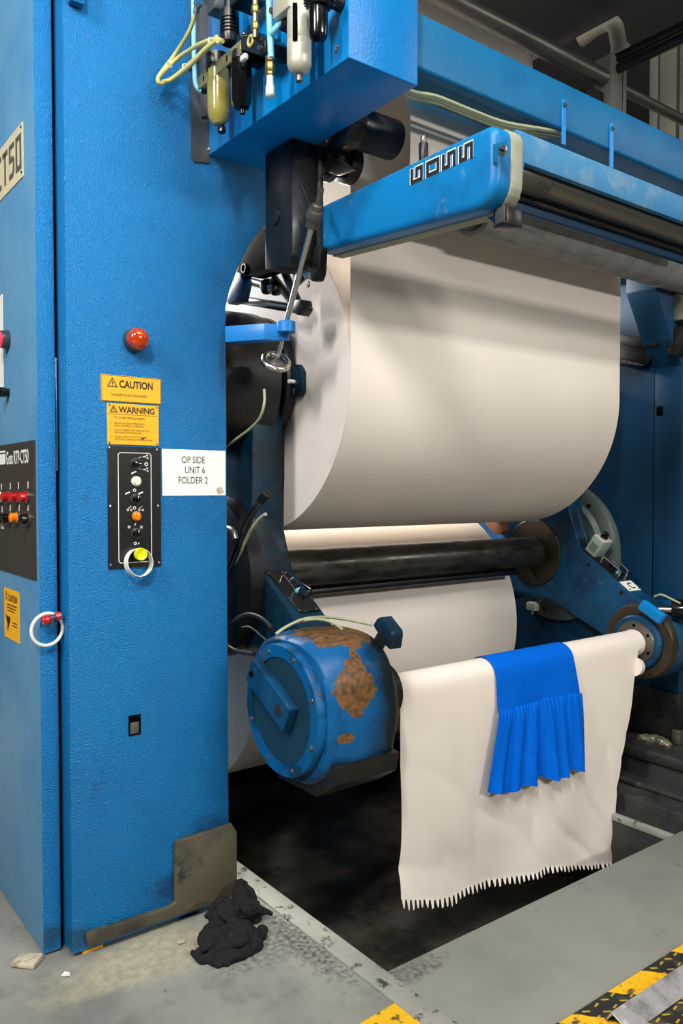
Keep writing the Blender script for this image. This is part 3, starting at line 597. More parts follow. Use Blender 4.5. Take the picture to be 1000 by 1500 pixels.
b = MB(); pr = [(-10, 8), (16, 9), (17, 13.5), (28, 14)]
for k in range(5): v = 30 + 5.0 * k; pr += [(v, 14), (v + .6, 12), (v + 2, 12), (v + 2.6, 14)]
pr += [(57, 14), (64, 12.5), (66, 9), (66.5, 0)]
vert(b, 336, pr); b.build('bell', 'black', t)
q = A_(317, 8); b = MB(); b.box(q + V((-.02, -.025, -.024)), q + V((.06, .03, .06)), .004); lab(b.build('valve_block', 'steel', t), 'grey metal valve block')
# perforated bracket
p0, p1 = A_(290, 121, AX - .022), A_(352, 70, AX - .022); zc = (p0.z + p1.z) / 2
t = thing('mounting_bracket', 'olive perforated flat bracket running behind the ribbed regulator', 'bracket', (p1.x, (p0.y + p1.y) / 2, zc - .03))
b = MB(); b.box((p0.x, p1.y, zc - .021), (p0.x + .004, p0.y, zc + .021), .001, 1); br = b.build('flat_bar', 'olivemetal', t)
for k in range(3):
    b = MB(); q = V((p0.x - .0005, p1.y + (p0.y - p1.y) * (.3 + .28 * k), zc)); b.prism([q + V((0, .004, -.009)), q + V((0, -.004, -.009)), q + V((0, -.004, .009)), q + V((0, .004, .009))], (.001, 0, 0)); b.build('slot', 'hole', br)
b = MB(); q = A_(366, 67); b.prism([A_(u, v, AX - .02) for u, v in ((345, 70), (347, 50), (372, 44), (388, 58), (388, 78), (378, 80))], (BX0 - AX + .02, 0, 0), .002); ma = b.build('manifold_block', 'black', t)
for u, v, r in ((356, 51, .008), (381, 70, .007)):
    q = A_(u, v, AX - .021); b = MB(); b.lathe([(0, r), (.005, r * .9), (.007, 0)], q, -X, 14); b.build('port_plug', 'bright', ma)
b = MB(); q = A_(367, 60, AX - .022); b.torus(q, X, .014, .0045, 24, 8); lab(b.build('hose_coil', 'hose_yellow', ma), 'yellow tube collar')
# brass riser
t = vthing('brass_riser', 'brass pipe fitting with two hex nuts above the manifold block', 'pipe fitting', 373, 0, 56)
b = MB(); vert(b, 373.5, [(-15, 4.2), (56, 4.2)], AX - .03, 12); b.build('stem', 'brass', t)
for a, c_ in ((8, 20), (33, 45)):
    b = MB(); vert(b, 373.5, [(a, 5.2), (a + 1, 5.8), (c_ - 1, 5.8), (c_, 5.2)], AX - .03, 6); b.build('hex_nut', 'brass', t)
b = MB(); q = A_(353, 3); b.box(q + V((-.03, -.06, -.018)), q + V((.05, .02, .03)), .004); b.build('elbow_block', 'black', t)
# pale blue pipe with branch
t = vthing('air_pipe', 'pale blue vertical air pipe ending in brass nuts and a white plug', 'pipe', 396, 0, 143)
b = MB(); b.tube([A_(394, -20, AX - .02), A_(394.5, 20, AX - .02), A_(397, 85, AX - .02)], 4.7 * S(A_(395, 40)), 14, 6); b.tube([A_(396, 52, AX - .02), A_(402, 44, AX - .02), A_(413, 32, AX - .01)], 4.5 * S(A_(395, 40)), 14, 4); b.build('pipe', 'hose_blue', t)
for a, c_, r in ((82, 91, 6.4), (92, 106, 7.0), (105, 112, 6.2)):
    b = MB(); vert(b, 395, [(a, r - .6), (a + 1, r), (c_ - 1, r), (c_, r - .6)], AX - .02, 6); b.build('hex_nut', 'brass', t)
b = MB(); q = A_(394.5, 18, AX - .02); b.box(q + V((-.006, -.014, -.008)), V((BX0 + .001, q.y + .014, q.z + .008)), .002); b.build('pipe_clip', 'steel', t)
b = MB(); vert(b, 395.5, [(112, 5), (124, 5.2), (127, 6.6), (140, 6.8), (142, 5), (142.5, 0)], AX - .02); lab(b.build('end_plug', 'white', t), 'white tape wrapped plug')
# silver filter
t = vthing('air_filter', 'silver air filter bowl with dark sight slot, furthest right bowl on the enclosure', 'air filter', 437, 0, 121)
b = MB(); vert(b, 438, [(18, 17), (22, 17.8), (60, 18), (61, 17.6), (62, 18), (95, 18), (102, 15.5), (107, 10), (109, 5)]); bw = b.build('bowl', 'silver', t)
q = A_(431.5, 48); d_ = (CAM - q); d_.z = 0; d_.normalize(); s4 = S(q)
e_ = V((-d_.y, d_.x, 0)); cc = A_(438, 48); b = MB(); b.obox(V((cc.x, cc.y, q.z)) + d_ * (17.6 * s4) - e_ * (6 * s4), e_ * (3.4 * s4), Z * (26 * s4), d_ * .006, .0015); lab(b.build('sight_slot', 'hole', bw), 'dark sight slot')
b = MB(); vert(b, 438, [(105, 5), (109, 6), (111, 5), (112, 5.4), (119, 5.2), (120.5, 3), (120.5, 0)], n=16); b.build('drain_nipple', 'steel', t)
b = MB(); q = A_(428, 8); b.box(q + V((-.035, -.035, -.03)), V((BX0, q.y + .05, q.z + .08)), .006); b.build('head', 'silver', t)
b = MB(); q = A_(421, 32); b.box(q + V((-.015, -.01, -.02)), q + V((.03, .022, .015)), .004); b.build('clamp', 'black', t)
t = vthing('pressure_regulator', 'black knob regulator at the right beside the silver filter bowl', 'regulator', 465, 0, 57)
b = MB(); vert(b, 466, [(8, 13.5), (12, 14.4), (52, 13.8), (56, 12.5), (57, 0)], n=12); b.build('adjusting_knob', 'gloss_black', t)
b = MB(); vert(b, 468, [(-10, 22), (3, 21), (10, 15)], n=24)
for k in range(20):
    a = 2 * PI * k / 20; q = A_(468, 0); b.obox(q + V((math.cos(a), math.sin(a), 0)) * 21.5 * S(q), V((math.cos(a), math.sin(a), 0)) * .004, V((-math.sin(a), math.cos(a), 0)) * .003, Z * .01)
b.build('lock_collar', 'black', t)
b = MB(); q = A_(468, -8); b.cyl(q, V((BX0, q.y, q.z)), .02, n=16); b.build('mount_stub', 'black', t)
# hoses on the air gear
def hose(label, pts, r, m, cat='hose', name='air_hose', sm=8):
    b = MB(); b.tube(pts, r, 10, sm); return tag(b.build(name, m, loc=pts[0]), label, cat)
hx = AX - .07
def hp(u, v, o=0):
    q = A_(u, v, hx - o); q2 = P(u, v, y=2.47 - o)
    return q if q.y < q2.y else q2
t = thing('air_hose', 'bundle of three yellowed hoses looping left from the ribbed regulator', 'hose', A_(232, 118, hx))
for pts_ in ([(287, 18), (276, 48), (256, 80), (238, 104), (231, 116), (236, 122), (256, 112), (290, 82), (318, 54)], [(326, 60), (312, 58), (290, 66), (262, 84), (240, 104), (234, 112)], [(238, 120), (252, 116), (276, 98), (302, 72), (318, 60)]):
    b = MB(); n_ = len(pts_); b.tube([hp(u, v, .012 * (len(pts_) % 3)) for u, v in pts_], 3.0 * S(A_(260, 80, hx)), 10, 8); b.build('tube', 'hose_yellow', t)
for u, v in ((309, 60), (249, 94), (271, 98)):
    q = hp(u, v, .012); b = MB(); b.torus(q, hp(u + 6, v - 5) - hp(u, v), .009, .0022, 16, 6); b.build('cable_tie', 'ivory', t)
t = thing('air_pipe', 'pale blue pipe bending under the olive bracket beside the grey mounting strip', 'pipe', A_(300, 133, 1.31))
b = MB(); b.tube([P(283, -20, y=2.475), P(284, 60, y=2.475), P(285, 108, y=2.475), P(287, 124, y=2.47), P(292, 132, y=2.46), P(299, 133, y=2.45)], 3.6 * S(A_(280, 60)), 12, 6); b.build('pipe', 'hose_blue', t)
b = MB(); b.cyl(P(296, 133, y=2.455), P(306, 132, y=2.43), .009); b.build('coupling', 'gloss_black', t)
b = MB(); q = P(285, 90, y=2.475); b.box(q + V((-.012, -.012, -.006)), V((q.x + .012, CY + .001, q.z + .006)), .002); b.build('pipe_clip', 'steel', t)
t = thing('hose_fitting', 'bright metal elbow fitting at the top of the yellow hose', 'pipe fitting', A_(288, 20, hx))
b = MB(); b.cyl(A_(287, 20, hx), A_(289, 8, hx), .010, n=12); b.build('ferrule', 'bright', t)
b = MB(); b.tube([A_(289, 9, hx), A_(292, 2, hx), A_(303, 1, hx)], .014, 12, 4); b.build('elbow', 'bright', t)

# ------------------------------------------------------------------ cross beam, cables, straps
BMY = 1.80; bz1 = P(615, 17, y=BMY).z; bz0 = P(612, 100, y=BMY).z
t = thing('cross_beam', 'long blue steel cross beam running right from the blue enclosure', 'beam', (bx1, BMY, bz0))
b = MB(); b.box((bx1 - .02, BMY, bz0), (4.6, BMY + .15, bz1), .012, 3); b.build('beam_body', 'beam', t)
# cross beam cable bundle
b = MB(); 
for dv, dy in ((0, 0), (5, .02), (9, .05)):
    b.tube([V((bx1 + .01, BMY + .06 + dy, bz0 + .005))] + [P(u, v + dv, y=BMY + .02 + dy) for u, v in ((598, 132), (640, 142), (690, 162), (740, 180), (800, 190), (850, 198), (890, 216), (894, 236))], .007, 8, 8)
tag(b.build('cable_bundle', 'hose_pale', loc=P(598, 140, y=BMY)), 'dusty pale cable bundle sagging under the blue cross beam', 'cable')
for (u, v0, v1), l in (((826, 146, 212), 'left blue hanging strap on the cross beam face'), ((896, 181, 246), 'right blue hanging strap on the cross beam face')):
    a = P(u, v0, y=BMY - .005); c_ = P(u, v1, y=BMY - .005)
    t = thing('hanger_strap', l, 'strap', (c_.x, BMY - .004, c_.z))
    b = MB(); b.box((a.x - .011, BMY - .006, c_.z), (a.x + .011, BMY - .001, a.z), .001, 1); b.build('strap', 'boxblue', t)
    b = MB(); q = V((a.x, BMY - .006, a.z - .018)); b.lathe([(0, .009), (.005, .008), (.008, .005), (.012, .004), (.012, 0)], q, -Y, 6); b.build('bolt', 'steel', t)

# ------------------------------------------------------------------ arm with the logo
GX = 1.60
zt = P(735, 172, x=GX).z; zb = P(745, 285, x=GX).z - .005; yf = P(725, 220, x=GX).y; yb_ = P(466, 300, x=GX).y
zt2 = P(480, 284, x=GX).z
t = thing('dancer_arm', 'blue cast arm with raised black and white lettering on its side', 'machine arm', (GX, (yf + yb_) / 2, zb))
# outline in the y-z plane, rounded front corners
zbk = P(470, 368, x=GX).z
ol = []
def arc(cy_, cz_, r, a0, a1, n=6): return [(cy_ + r * math.cos(math.radians(a0 + (a1 - a0) * k / n)), cz_ + r * math.sin(math.radians(a0 + (a1 - a0) * k / n))) for k in range(n + 1)]
ol += arc(yf + .035, zt - .035, .035, 180, 90); ol += [(yb_, zt)]; ol += [(yb_, zbk)]; ol += arc(yf + .07, zb + .07, .07, 270, 180)
xg0 = P(748, 200, y=yf).x; xg1 = P(764, 200, y=yf).x
b = MB(); b.rounded_plate(ol, GX, xg0 - .001, .022); ar = b.build('arm_casting', 'blue', t)
# gasket ring just inside the front: follows the outline of the front end
b = MB()
g2 = arc(yf + .035, zt - .035, .039, 180, 90) + [(yb_, zt + .004), (yb_, zbk - .004)] + arc(yf + .07, zb + .07, .074, 270, 180)
b.prism([(xg0, y_, z_) for y_, z_ in g2], (xg1 - xg0, 0, 0), .002); b.build('gasket', 'gasket', t)
# logo
G0, G1 = P(601.5, 272, x=GX), P(693, 212, x=GX)
zl0 = P(603, 271, x=GX).z; zl1 = P(603, 248, x=GX).z; h_ = zl1 - zl0
lets = [((602, 619), [(0, 1), (0, 0), (1, 0), (1, 1), (.5, 1), (.5, .42)]), ((625, 643), [(0, 0), (1, 0), (1, 1), (0, 1), (0, 0)]),
        ((648, 667), [(0, 1), (0, 0), (.5, 0), (.5, 1), (1, 1), (1, 0)]), ((673, 692), [(0, 1), (0, 0), (.5, 0), (.5, 1), (1, 1), (1, 0)])]
for m_, w_, dx in (('wprint', .0185, .0008), ('ink', .0112, .0014)):
    b = MB()
    for (ua, ub), pth in lets:
        ya = P(ua + 1.5, 245, x=GX).y; ybb = P(ub - 1.5, 245, x=GX).y
        off = (.0016, -.0016) if m_ == 'wprint' else (0, 0)
        pp = [V((GX - .0002, ya + (ybb - ya) * a + (off[0] if m_ == 'wprint' else 0), zl0 + .006 + (h_ - .012) * c_ + (.0018 if m_ == 'wprint' else 0))) for a, c_ in pth]
        if pth[0] != pth[-1]:
            d0 = (pp[0] - pp[1]).normalized(); pp[0] = pp[0] + d0 * .006; d1 = (pp[-1] - pp[-2]).normalized(); pp[-1] = pp[-1] + d1 * .006
        b.stroke(pp, w_ if m_ == 'ink' else .0155, -X, dx)
    lo = b.build('logo_letters', m_, ar)
    lab(lo, 'white letter outlines' if m_ == 'wprint' else 'black raised letters')
# bolt recess near the arm's front
q = P(737, 221, x=GX); b = MB(); b.prism([V((GX - .0006, q.y + .035, q.z + .028)), V((GX - .0006, q.y - .012, q.z + .022)), V((GX - .0006, q.y - .004, q.z + .004)), V((GX - .0006, q.y + .016, q.z + .004)), V((GX - .0006, q.y + .02, q.z - .02)), V((GX - .0006, q.y + .036, q.z - .02))], (.0005, 0, 0)); b.build('bolt_recess', 'beam', ar)
b = MB(); b.lathe([(0, .0155), (.004, .015), (.005, .012), (.005, 0)], q, -X, 24); bo = b.build('bolt', 'bright', t)
b = MB(); b.obox(q + V((-.0055, 0, 0)), V((0, .009, .006)), V((0, -.001, .0015)), V((.0008, 0, 0))); b.build('bolt_slot', 'hole', bo)
# pin standing on the arm
q = P(620, 214, x=GX + .045); b = MB(); b.cyl((q.x, q.y, zt - .01), (q.x, q.y, zt + .062), .014, bev=.002); 
pin = b.build('stud', 'grime', loc=(q.x, q.y, zt)); tag(pin, 'short dark threaded stud standing on top of the lettered blue arm', 'stud')
b = MB(); b.cyl((q.x, q.y, zt + .062), (q.x, q.y, zt + .082), .009, bev=.002); b.build('stud_cap', 'steel', pin)

# ------------------------------------------------------------------ rail, polished roller, sensor
CVY = yf + .006
cz1 = P(760, 186, y=CVY).z; cz0 = P(772, 240, y=CVY).z
x0 = xg1; x1_ = 3.6
t = thing('idler_cover', 'long blue cover rail over the polished roller at right', 'machine cover', (x0, CVY, cz0))
b = MB(); b.prism([(x0, CVY, cz1 - .012), (x0, CVY + .012, cz1), (x0, CVY + .19, cz1), (x0, CVY + .19, cz1 - .02), (x0, CVY + .02, cz1 - .02), (x0, CVY + .02, cz0), (x0, CVY, cz0)], (x1_ - x0, 0, 0), .003); b.build('front_panel', 'dusty', t)
q = P(764, 305, y=CVY); b = MB(); b.prism([(x0, CVY, q.z + .02), (x0 + .012, CVY, cz0 + .002), (x0 + .018, CVY, cz0 + .002), (x0 + .008, CVY, q.z + .06)], (0, .02, 0)); b.build('end_web', 'blue', t)
b = MB(); l0 = P(1000, 384, y=CVY + .10).z; l1 = P(1000, 371, y=CVY + .10).z; b.box((x0 + .02, CVY + .10, l0), (x1_, CVY + .12, l1), .002); b.build('lower_rail', 'deepblue', t)
b = MB(); b.box((x0 + .02, CVY + .085, P(1000, 370.5, y=CVY + .085).z), (x1_, CVY + .11, P(1000, 357, y=CVY + .085).z), .005); b.build('slotted_rail', 'grime', t)
# polished roller
ry = CVY + .065; rr_ = .040; rz = P(1000, 359, y=ry).z + rr_
t = thing('polished_roller', 'shiny polished metal roller under the blue cover rail', 'roller', (x0 + .02, ry, rz - rr_))
b = MB(); b.cyl((P(806, 300, y=ry - .03).x, ry, rz), (x1_, ry, rz), rr_, n=40); b.build('barrel', 'chromeroll', t)
b = MB(); b.cyl((x0 + .012, ry, rz), (P(806, 300, y=ry - .03).x - .001, ry, rz), rr_ + .002, bev=.004, n=40); b.build('end_cap', 'steel', t)
# black sensor box
q0 = P(726, 290, x=GX + .05); q1 = P(744, 325, x=GX + .05)
sy0 = P(761, 300, y=yf + .0).y; 
q = P(742, 328, x=GX + .05); b_ = P(722, 320, x=GX + .05)
t = thing('sensor_box', 'small black box sensor hanging under the front end of the lettered arm', 'sensor', (q.x + .03, q.y + .02, q.z))
b = MB(); b.box((q.x, q.y - .002, q.z), (q.x + .06, b_.y, zb + .002), .003); bb = b.build('housing', 'black', t)
b = MB(); b.box((q.x - .002, q.y + .006, q.z + .008), (q.x, b_.y - .008, q.z + .05), .001); b.build('face_plate', 'greyplastic', bb)
for yy_ in (q.y + .004, b_.y - .004):
    b = MB(); b.cyl((q.x - .003, yy_, q.z + .006), (q.x, yy_, q.z + .006), .0028, n=10); b.build('screw', 'bright', bb)
b = MB(); p_ = P(716, 300, x=GX + .07); b.prism([(GX + .07, b_.y + .001, zb), (GX + .07, b_.y + .04, zb), (GX + .07, b_.y + .002, q.z + .01)], (.006, 0, 0)); b.build('mounting_web', 'blue', t)
# grey rubber roller
gy, gr = 2.15, .105
gz = P(1000, 428, y=gy).z + gr * .99
gx0 = P(695, 320, y=gy).x; gxl = P(632, 318, y=gy).x
t = thing('idler_roller', 'thick matt grey roller with ringed surface under the polished roller', 'roller', (gx0, gy, gz - gr))
b = MB(); pr = [(0, gr - .004), (.004, gr)]
Lr = 4.0 - gx0; n_ = int(Lr / .155)
for k in range(1, n_): pr += [(k * .155 - .003, gr), (k * .155, gr - .004), (k * .155 + .003, gr)]
pr += [(Lr, gr)]; b.lathe(pr, (gx0, gy, gz), X, 48); b.build('barrel', 'roller', t, ang=60)
b = MB(); b.cyl((gxl, gy, gz), (gx0 - .001, gy, gz), gr * .86, bev=.01, n=40); b.build('journal', 'grime', t)

# ------------------------------------------------------------------ reel geometry
RC = V((0, 2.93, 1.14))
A1 = V((0, 2.91, 1.93)); A2 = V((0, 2.245, .745)); A3 = V((0, 3.585, .75))
XL, XR = 1.784, 3.436
R1, R3 = .61, .655
WY = A1.y - R1                                           # the web leaves the front of the upper roll
t = thing('paper_roll', 'huge white paper roll, the upper one with its web running up to the rollers', 'paper roll', (XL, A1.y, A1.z - R1))
def roll(t, ax, R):
    b = MB(); b.lathe([(0, R), (XR - XL, R)], (XL, ax.y, ax.z), X, 128, closed=False); b.build('paper_body', 'paper', t, ang=60)
    for xx, d in ((XL + .0, -1), (XR, 1)):
        b = MB(); b.lathe([(0, .075), (0, R), (.0005, R), (.0005, .075), (0, .075)], (xx, ax.y, ax.z), X * d, 128, closed=False); b.build('roll_end', 'rollend', t)
roll(t, A1, R1)
# web: vertical sheet from the roll front up, over the hidden top roller
TRY, TRZ, TRR = WY - .16, 2.70, .16
b = MB(); path = []
for k in range(120): a = math.radians(537 - 3 * k); path.append((A1.y + (R1 + .001) * math.cos(a), A1.z + (R1 + .001) * math.sin(a)))
path.append((WY - .001, A1.z))
for k in range(1, 20): path.append((WY - .001, A1.z + (TRZ - A1.z) * k / 20))
for k in range(25): a = PI * k / 24; path.append((TRY + TRR * math.cos(a), TRZ + TRR * math.sin(a)))
path += [(TRY - TRR, 2.62), (TRY - TRR + .002, 2.57), (TRY - TRR + .008, 2.53)]
TRX = P(594, 175, y=TRY - TRR).x
rows = []
nx = 12
for i, (y_, z_) in enumerate(path):
    rows.append([b.bm.verts.new((XL + (XR - XL) * k / nx, y_, z_)) for k in range(nx + 1)])
for r0_, r1_ in zip(rows, rows[1:]):
    for k in range(nx): b.bm.faces.new((r0_[k], r0_[k + 1], r1_[k + 1], r1_[k]))
b.build('web', 'paper', t, ang=80)
# second web higher up behind
b = MB(); sx1 = P(780, 50, y=3.0).x
b.box((XL, 3.0, 2.72), (sx1, 3.0015, 4.4)); tag(b.build('paper_web', 'paper', loc=(2.6, 3.0, 2.72)), 'flat pale paper web rising behind the cross beam', 'paper web')
t = thing('paper_roll', 'huge white paper roll, the lower one behind the black shaft', 'paper roll', (XL, A3.y, A3.z - R3))
roll(t, A3, R3)
# brown kraft wrap on the far arm, seen beside the lower roll
q = P(722, 770, x=3.5); b = MB(); b.prism([P(u, v, x=3.5) for u, v in ((700, 755), (728, 757), (736, 766), (736, 778), (732, 783), (722, 781))], (.06, 0, 0), .004); tag(b.build('kraft_wrap', 'rustbrown', loc=P(722, 782, x=3.5)), 'brown scrap visible between the lower roll edge and right arm', 'wrapping')
# shaft
t = thing('reel_shaft', 'thick oily black shaft joining the two reel arms between the paper rolls', 'shaft', (2.6, RC.y, RC.z - .09))
b = MB(); b.cyl((1.752, RC.y, RC.z), (3.567, RC.y, RC.z), .088, n=48); b.build('barrel', 'bar', t)
b = MB(); b.box((1.76, RC.y - .05, RC.z - .112), (3.4, RC.y + .05, RC.z - .084), .01); b.build('under_rail', 'black', t)

# ------------------------------------------------------------------ reel spiders
def spider_outline():
    r = []
    def ar(c, rad, a0, a1, n=12): return [(c[0] + rad * math.cos(math.radians(a0 + (a1 - a0) * k / n)), c[1] + rad * math.sin(math.radians(a0 + (a1 - a0) * k / n))) for k in range(n + 1)]
    r += ar((-.02, .79), .225, 0, 180) + [(-.232, .235), (-.285, .09), (-.305, .04), (-.62, -.178)]
    r += ar((-.685, -.395), .19, 95, 262) + [(-.43, -.392), (-.115, -.256), (.115, -.256), (.43, -.392)] + ar((.655, -.39), .19, -80, 85) + [(.62, -.178), (.305, .04), (.285, .09), (.215, .235)]
    return [V((RC.y + y_, RC.z + z_)) for y_, z_ in r]
ol = spider_outline()
aT = V((-.315, -.218)).normalized(); nT = V((aT.y, -aT.x))
if nT.y < 0: nT = -nT
a2 = aT; n2 = nT
FB = V((0, RC.y - .305, RC.z + .04))
def armface(x0, x1): return FB, V((0, nT.x, nT.y))
LX0, LX1 = 1.606, 1.75
t = thing('reel_spider', 'dark oily blue three-way reel arm at the left ends of the rolls', 'machine arm', (LX0, RC.y, RC.z))
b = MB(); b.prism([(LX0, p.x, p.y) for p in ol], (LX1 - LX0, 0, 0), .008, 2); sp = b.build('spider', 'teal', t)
b = MB(); b.lathe([(0, .33), (.06, .33), (.075, .30), (.085, .22), (.085, 0)], (LX0, RC.y, RC.z), -X, 48); b.build('hub_disc', 'grime', t)
pc, pn_ = armface(LX0, LX1); pc = pc + pn_ * .001
cor = [PP(u, v, pc, pn_) for u, v in ((390.3, 838), (416.4, 836), (467.8, 895), (438, 898))]
b = MB(); b.prism(cor, pn_ * .006, .001, 1); vp = lab(b.build('valve_panel', 'black', t), 'black panel with small levers')
for u, v in ((393, 840), (414, 838), (438, 894), (463, 892)):
    q = PP(u, v, pc + pn_ * .006, pn_); b = MB(); b.lathe([(0, .004), (.002, .0035), (.003, 0)], q, pn_, 10); b.build('screw', 'bright', vp)
def handle(pa, pb, hgt, r, nrm): 
    pa, pb = V(pa), V(pb); return [pa, pa + nrm * hgt * .8, pa + nrm * hgt + (pb - pa) * .12, pb + nrm * hgt - (pb - pa) * .12, pb + nrm * hgt * .8, pb]
for (ua, va), (ub, vb) in (((411, 850), (428, 872)), ((436, 862), (453, 873))):
    b = MB(); b.tube(handle(PP(ua, va, pc, pn_), PP(ub, vb, pc, pn_), .03, .003, pn_), .0035, 8, 4); b.build('guard_handle', 'chrome' if ua < 420 else 'gloss_black', vp)
for u, v, m_ in ((415, 844, 'gloss_black'), (425, 852, 'steel'), (434, 867, 'hose_blue'), (443, 876, 'gloss_black')):
    q = PP(u, v, pc + pn_ * .006, pn_); b = MB(); b.cyl(q, q + pn_ * .014, .008, .006, n=14, bev=.002); b.cyl(q + pn_ * .014, q + pn_ * .02 + V((.008, 0, 0)), .003, n=8); b.build('toggle_switch', m_, vp)
# upper chuck on that arm
t = thing('roll_chuck', 'black greasy round chuck holding the left end of the upper roll', 'chuck', (1.58, A1.y, A1.z - .27))
b = MB(); b.lathe([(0, .262), (.01, .282), (.27, .288), (.275, .27)], (1.43, A1.y, A1.z), X, 56); b.build('drum', 'grime', t)
b = MB(); b.lathe([(0, .10), (0, .272), (.01, .28), (.035, .28), (.04, .272), (.04, .10)], (1.735, A1.y, A1.z), X, 56); b.build('flange', 'grime', t)
for k in range(8):
    a = 2 * PI * k / 8 + .3; q = V((1.43, A1.y + .17 * math.cos(a), A1.z + .17 * math.sin(a))); b = MB(); b.cyl(q, q - X * .006, .011, n=12); b.build('bolt', 'steel', t)
# guard block beside it
def guard(name, label, c, ax, ay, az, m):
    b = MB(); b.obox(c, ax, ay, az, .006); return tag(b.build(name, m, loc=c), label, 'guard block')
q = P(434, 557, x=1.76); s4 = S(q)
t = thing('roll_sensor', 'small dark blue block sensor on a white pin beside the upper chuck', 'sensor', q - Z * 23 * s4)
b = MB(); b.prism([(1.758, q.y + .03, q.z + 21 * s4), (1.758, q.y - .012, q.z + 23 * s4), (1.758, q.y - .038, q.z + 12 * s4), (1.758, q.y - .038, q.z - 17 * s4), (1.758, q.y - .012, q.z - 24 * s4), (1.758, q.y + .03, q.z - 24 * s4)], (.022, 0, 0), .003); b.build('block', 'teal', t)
b = MB(); c_ = P(429, 559, x=1.752); b.cyl(c_ + X * .01, c_ - X * .02, .008, n=14); b.build('pin', 'white', t)
b = MB(); c_ = P(430, 577, x=1.75); b.tube([c_ + V((0, .012, 0)), c_, c_ + Z * .02], .004, 8, 3); b.build('lever', 'bright', t)
hose('thin pale hose curving from the upper chuck down behind the column', [P(u, v, x=x_) for u, v, x_ in ((387, 571, 1.425), (387, 590, 1.40), (381, 611, 1.40), (367, 627, 1.42), (350, 640, 1.44), (328, 657, 1.46))], .0045, 'hose_pale')

# ------------------------------------------------------------------ motor housing
MX0, MX1 = 1.475, 1.755; MW = .24
mc = V((0, 2.245, .757))
def sup(w, h, n=3.2, k=56, x=0, zoff=0):
    o = []
    for i in range(k):
        a = 2 * PI * i / k; ca, sa = math.cos(a), math.sin(a)
        e = 2.2 if sa < -.2 else n
        o.append((x, mc.y + w * math.copysign(abs(ca) ** (2 / n), ca), mc.z + zoff + h * math.copysign(abs(sa) ** (2 / n), sa)))
    return o
t = thing('chuck_motor', 'battered blue motor housing with rust patches at the front end of the left arm', 'motor', (1.445, mc.y, .49))
b = MB(); rings = []
for x_, w_, n_ in ((MX0, .228, 2.6), (MX0 + .01, .238, 2.7), (MX0 + .09, .248, 3.2), (MX1 - .03, .250, 3.0), (MX1 - .012, .245, 2.7), (MX1, .235, 2.4)):
    rings.append([b.bm.verts.new(p) for p in sup(w_, w_, n_, 64, x_)])
for a, c_ in zip(rings, rings[1:]):
    for k in range(64): b.bm.faces.new((a[k], a[(k + 1) % 64], c_[(k + 1) % 64], c_[k]))
b.bm.faces.new(rings[0]); b.bm.faces.new(rings[-1]); bmesh.ops.recalc_face_normals(b.bm, faces=b.bm.faces[:])
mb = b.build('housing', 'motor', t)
b = MB(); b.lathe([(0, .178), (0, .218), (.010, .222), (.03, .222), (.03, .178), (0, .178)], (MX0 - .03, mc.y, mc.z), X, 64, closed=False); er = b.build('end_ring', 'motor_ring', t)
b = MB(); b.lathe([(0, 0), (0, .179)], (MX0 - .024, mc.y, mc.z), X, 64, closed=False); b.build('perforated_cover', 'perf', t)
for k in range(8):
    a = 2 * PI * k / 8 + .42; q = V((MX0 - .03, mc.y + .199 * math.cos(a), mc.z + .199 * math.sin(a))); b = MB(); b.lathe([(0, .009), (.004, .008), (.006, 0)], q, -X, 12); b.build('bolt', 'steel', er)
# base skirt below the housing
b = MB(); b.prism([(MX0 + .02, mc.y - .22, mc.z - .13), (MX0 + .02, mc.y - .252, mc.z - .136), (MX0 + .02, mc.y - .236, mc.z - .2), (MX0 + .02, mc.y - .14, mc.z - .262), (MX0 + .02, mc.y + .1, mc.z - .264), (MX0 + .02, mc.y, mc.z - .2)], (MX1 - MX0 - .02, 0, 0), .004); b.build('lower_skirt', 'grime', t)
b = MB(); b.lathe([(0, .1), (.13, .1)], (MX1 + .02, mc.y, mc.z), X, 40); b.build('core_cone', 'grime', t)
# arm bracket across the end
xe = MX0 - .03 - .012
p0, p1 = P(364, 985, x=xe - .03), P(412, 1052, x=xe - .03)
d_ = (p1 - p0).normalized(); n_ = X.cross(d_).normalized(); 
if n_.z < 0: n_ = -n_
L = (p1 - p0).length; hw = .042
b = MB(); c0_ = (p0 + p1) / 2
b.obox(c0_ + V((.012, 0, 0)), d_ * (L / 2 + .015), n_ * hw, X * .004)
b.obox(c0_ + n_ * hw + V((.027, 0, 0)), d_ * (L / 2 + .015), n_ * .004, X * .019, .001); b.obox(c0_ - n_ * hw + V((.027, 0, 0)), d_ * (L / 2 + .015), n_ * .004, X * .019, .001)
b.obox(c0_ + d_ * (L / 2 + .014) + V((.027, 0, 0)), d_ * .003, n_ * hw, X * .019)
bk = b.build('channel_bracket', 'armblue', t)
b = MB(); q = p0 + d_ * .01; b.cyl(q + X * .002, q + X * .01, .01, n=14); b.build('bolt_hole', 'hole', bk)
b = MB(); q = p1 - d_ * .035; b.cyl(q + V((.0066, 0, 0)), q + X * .01, .022, n=18); lab(b.build('bolt_hole', 'flange', bk), 'rust stained bolt hole')
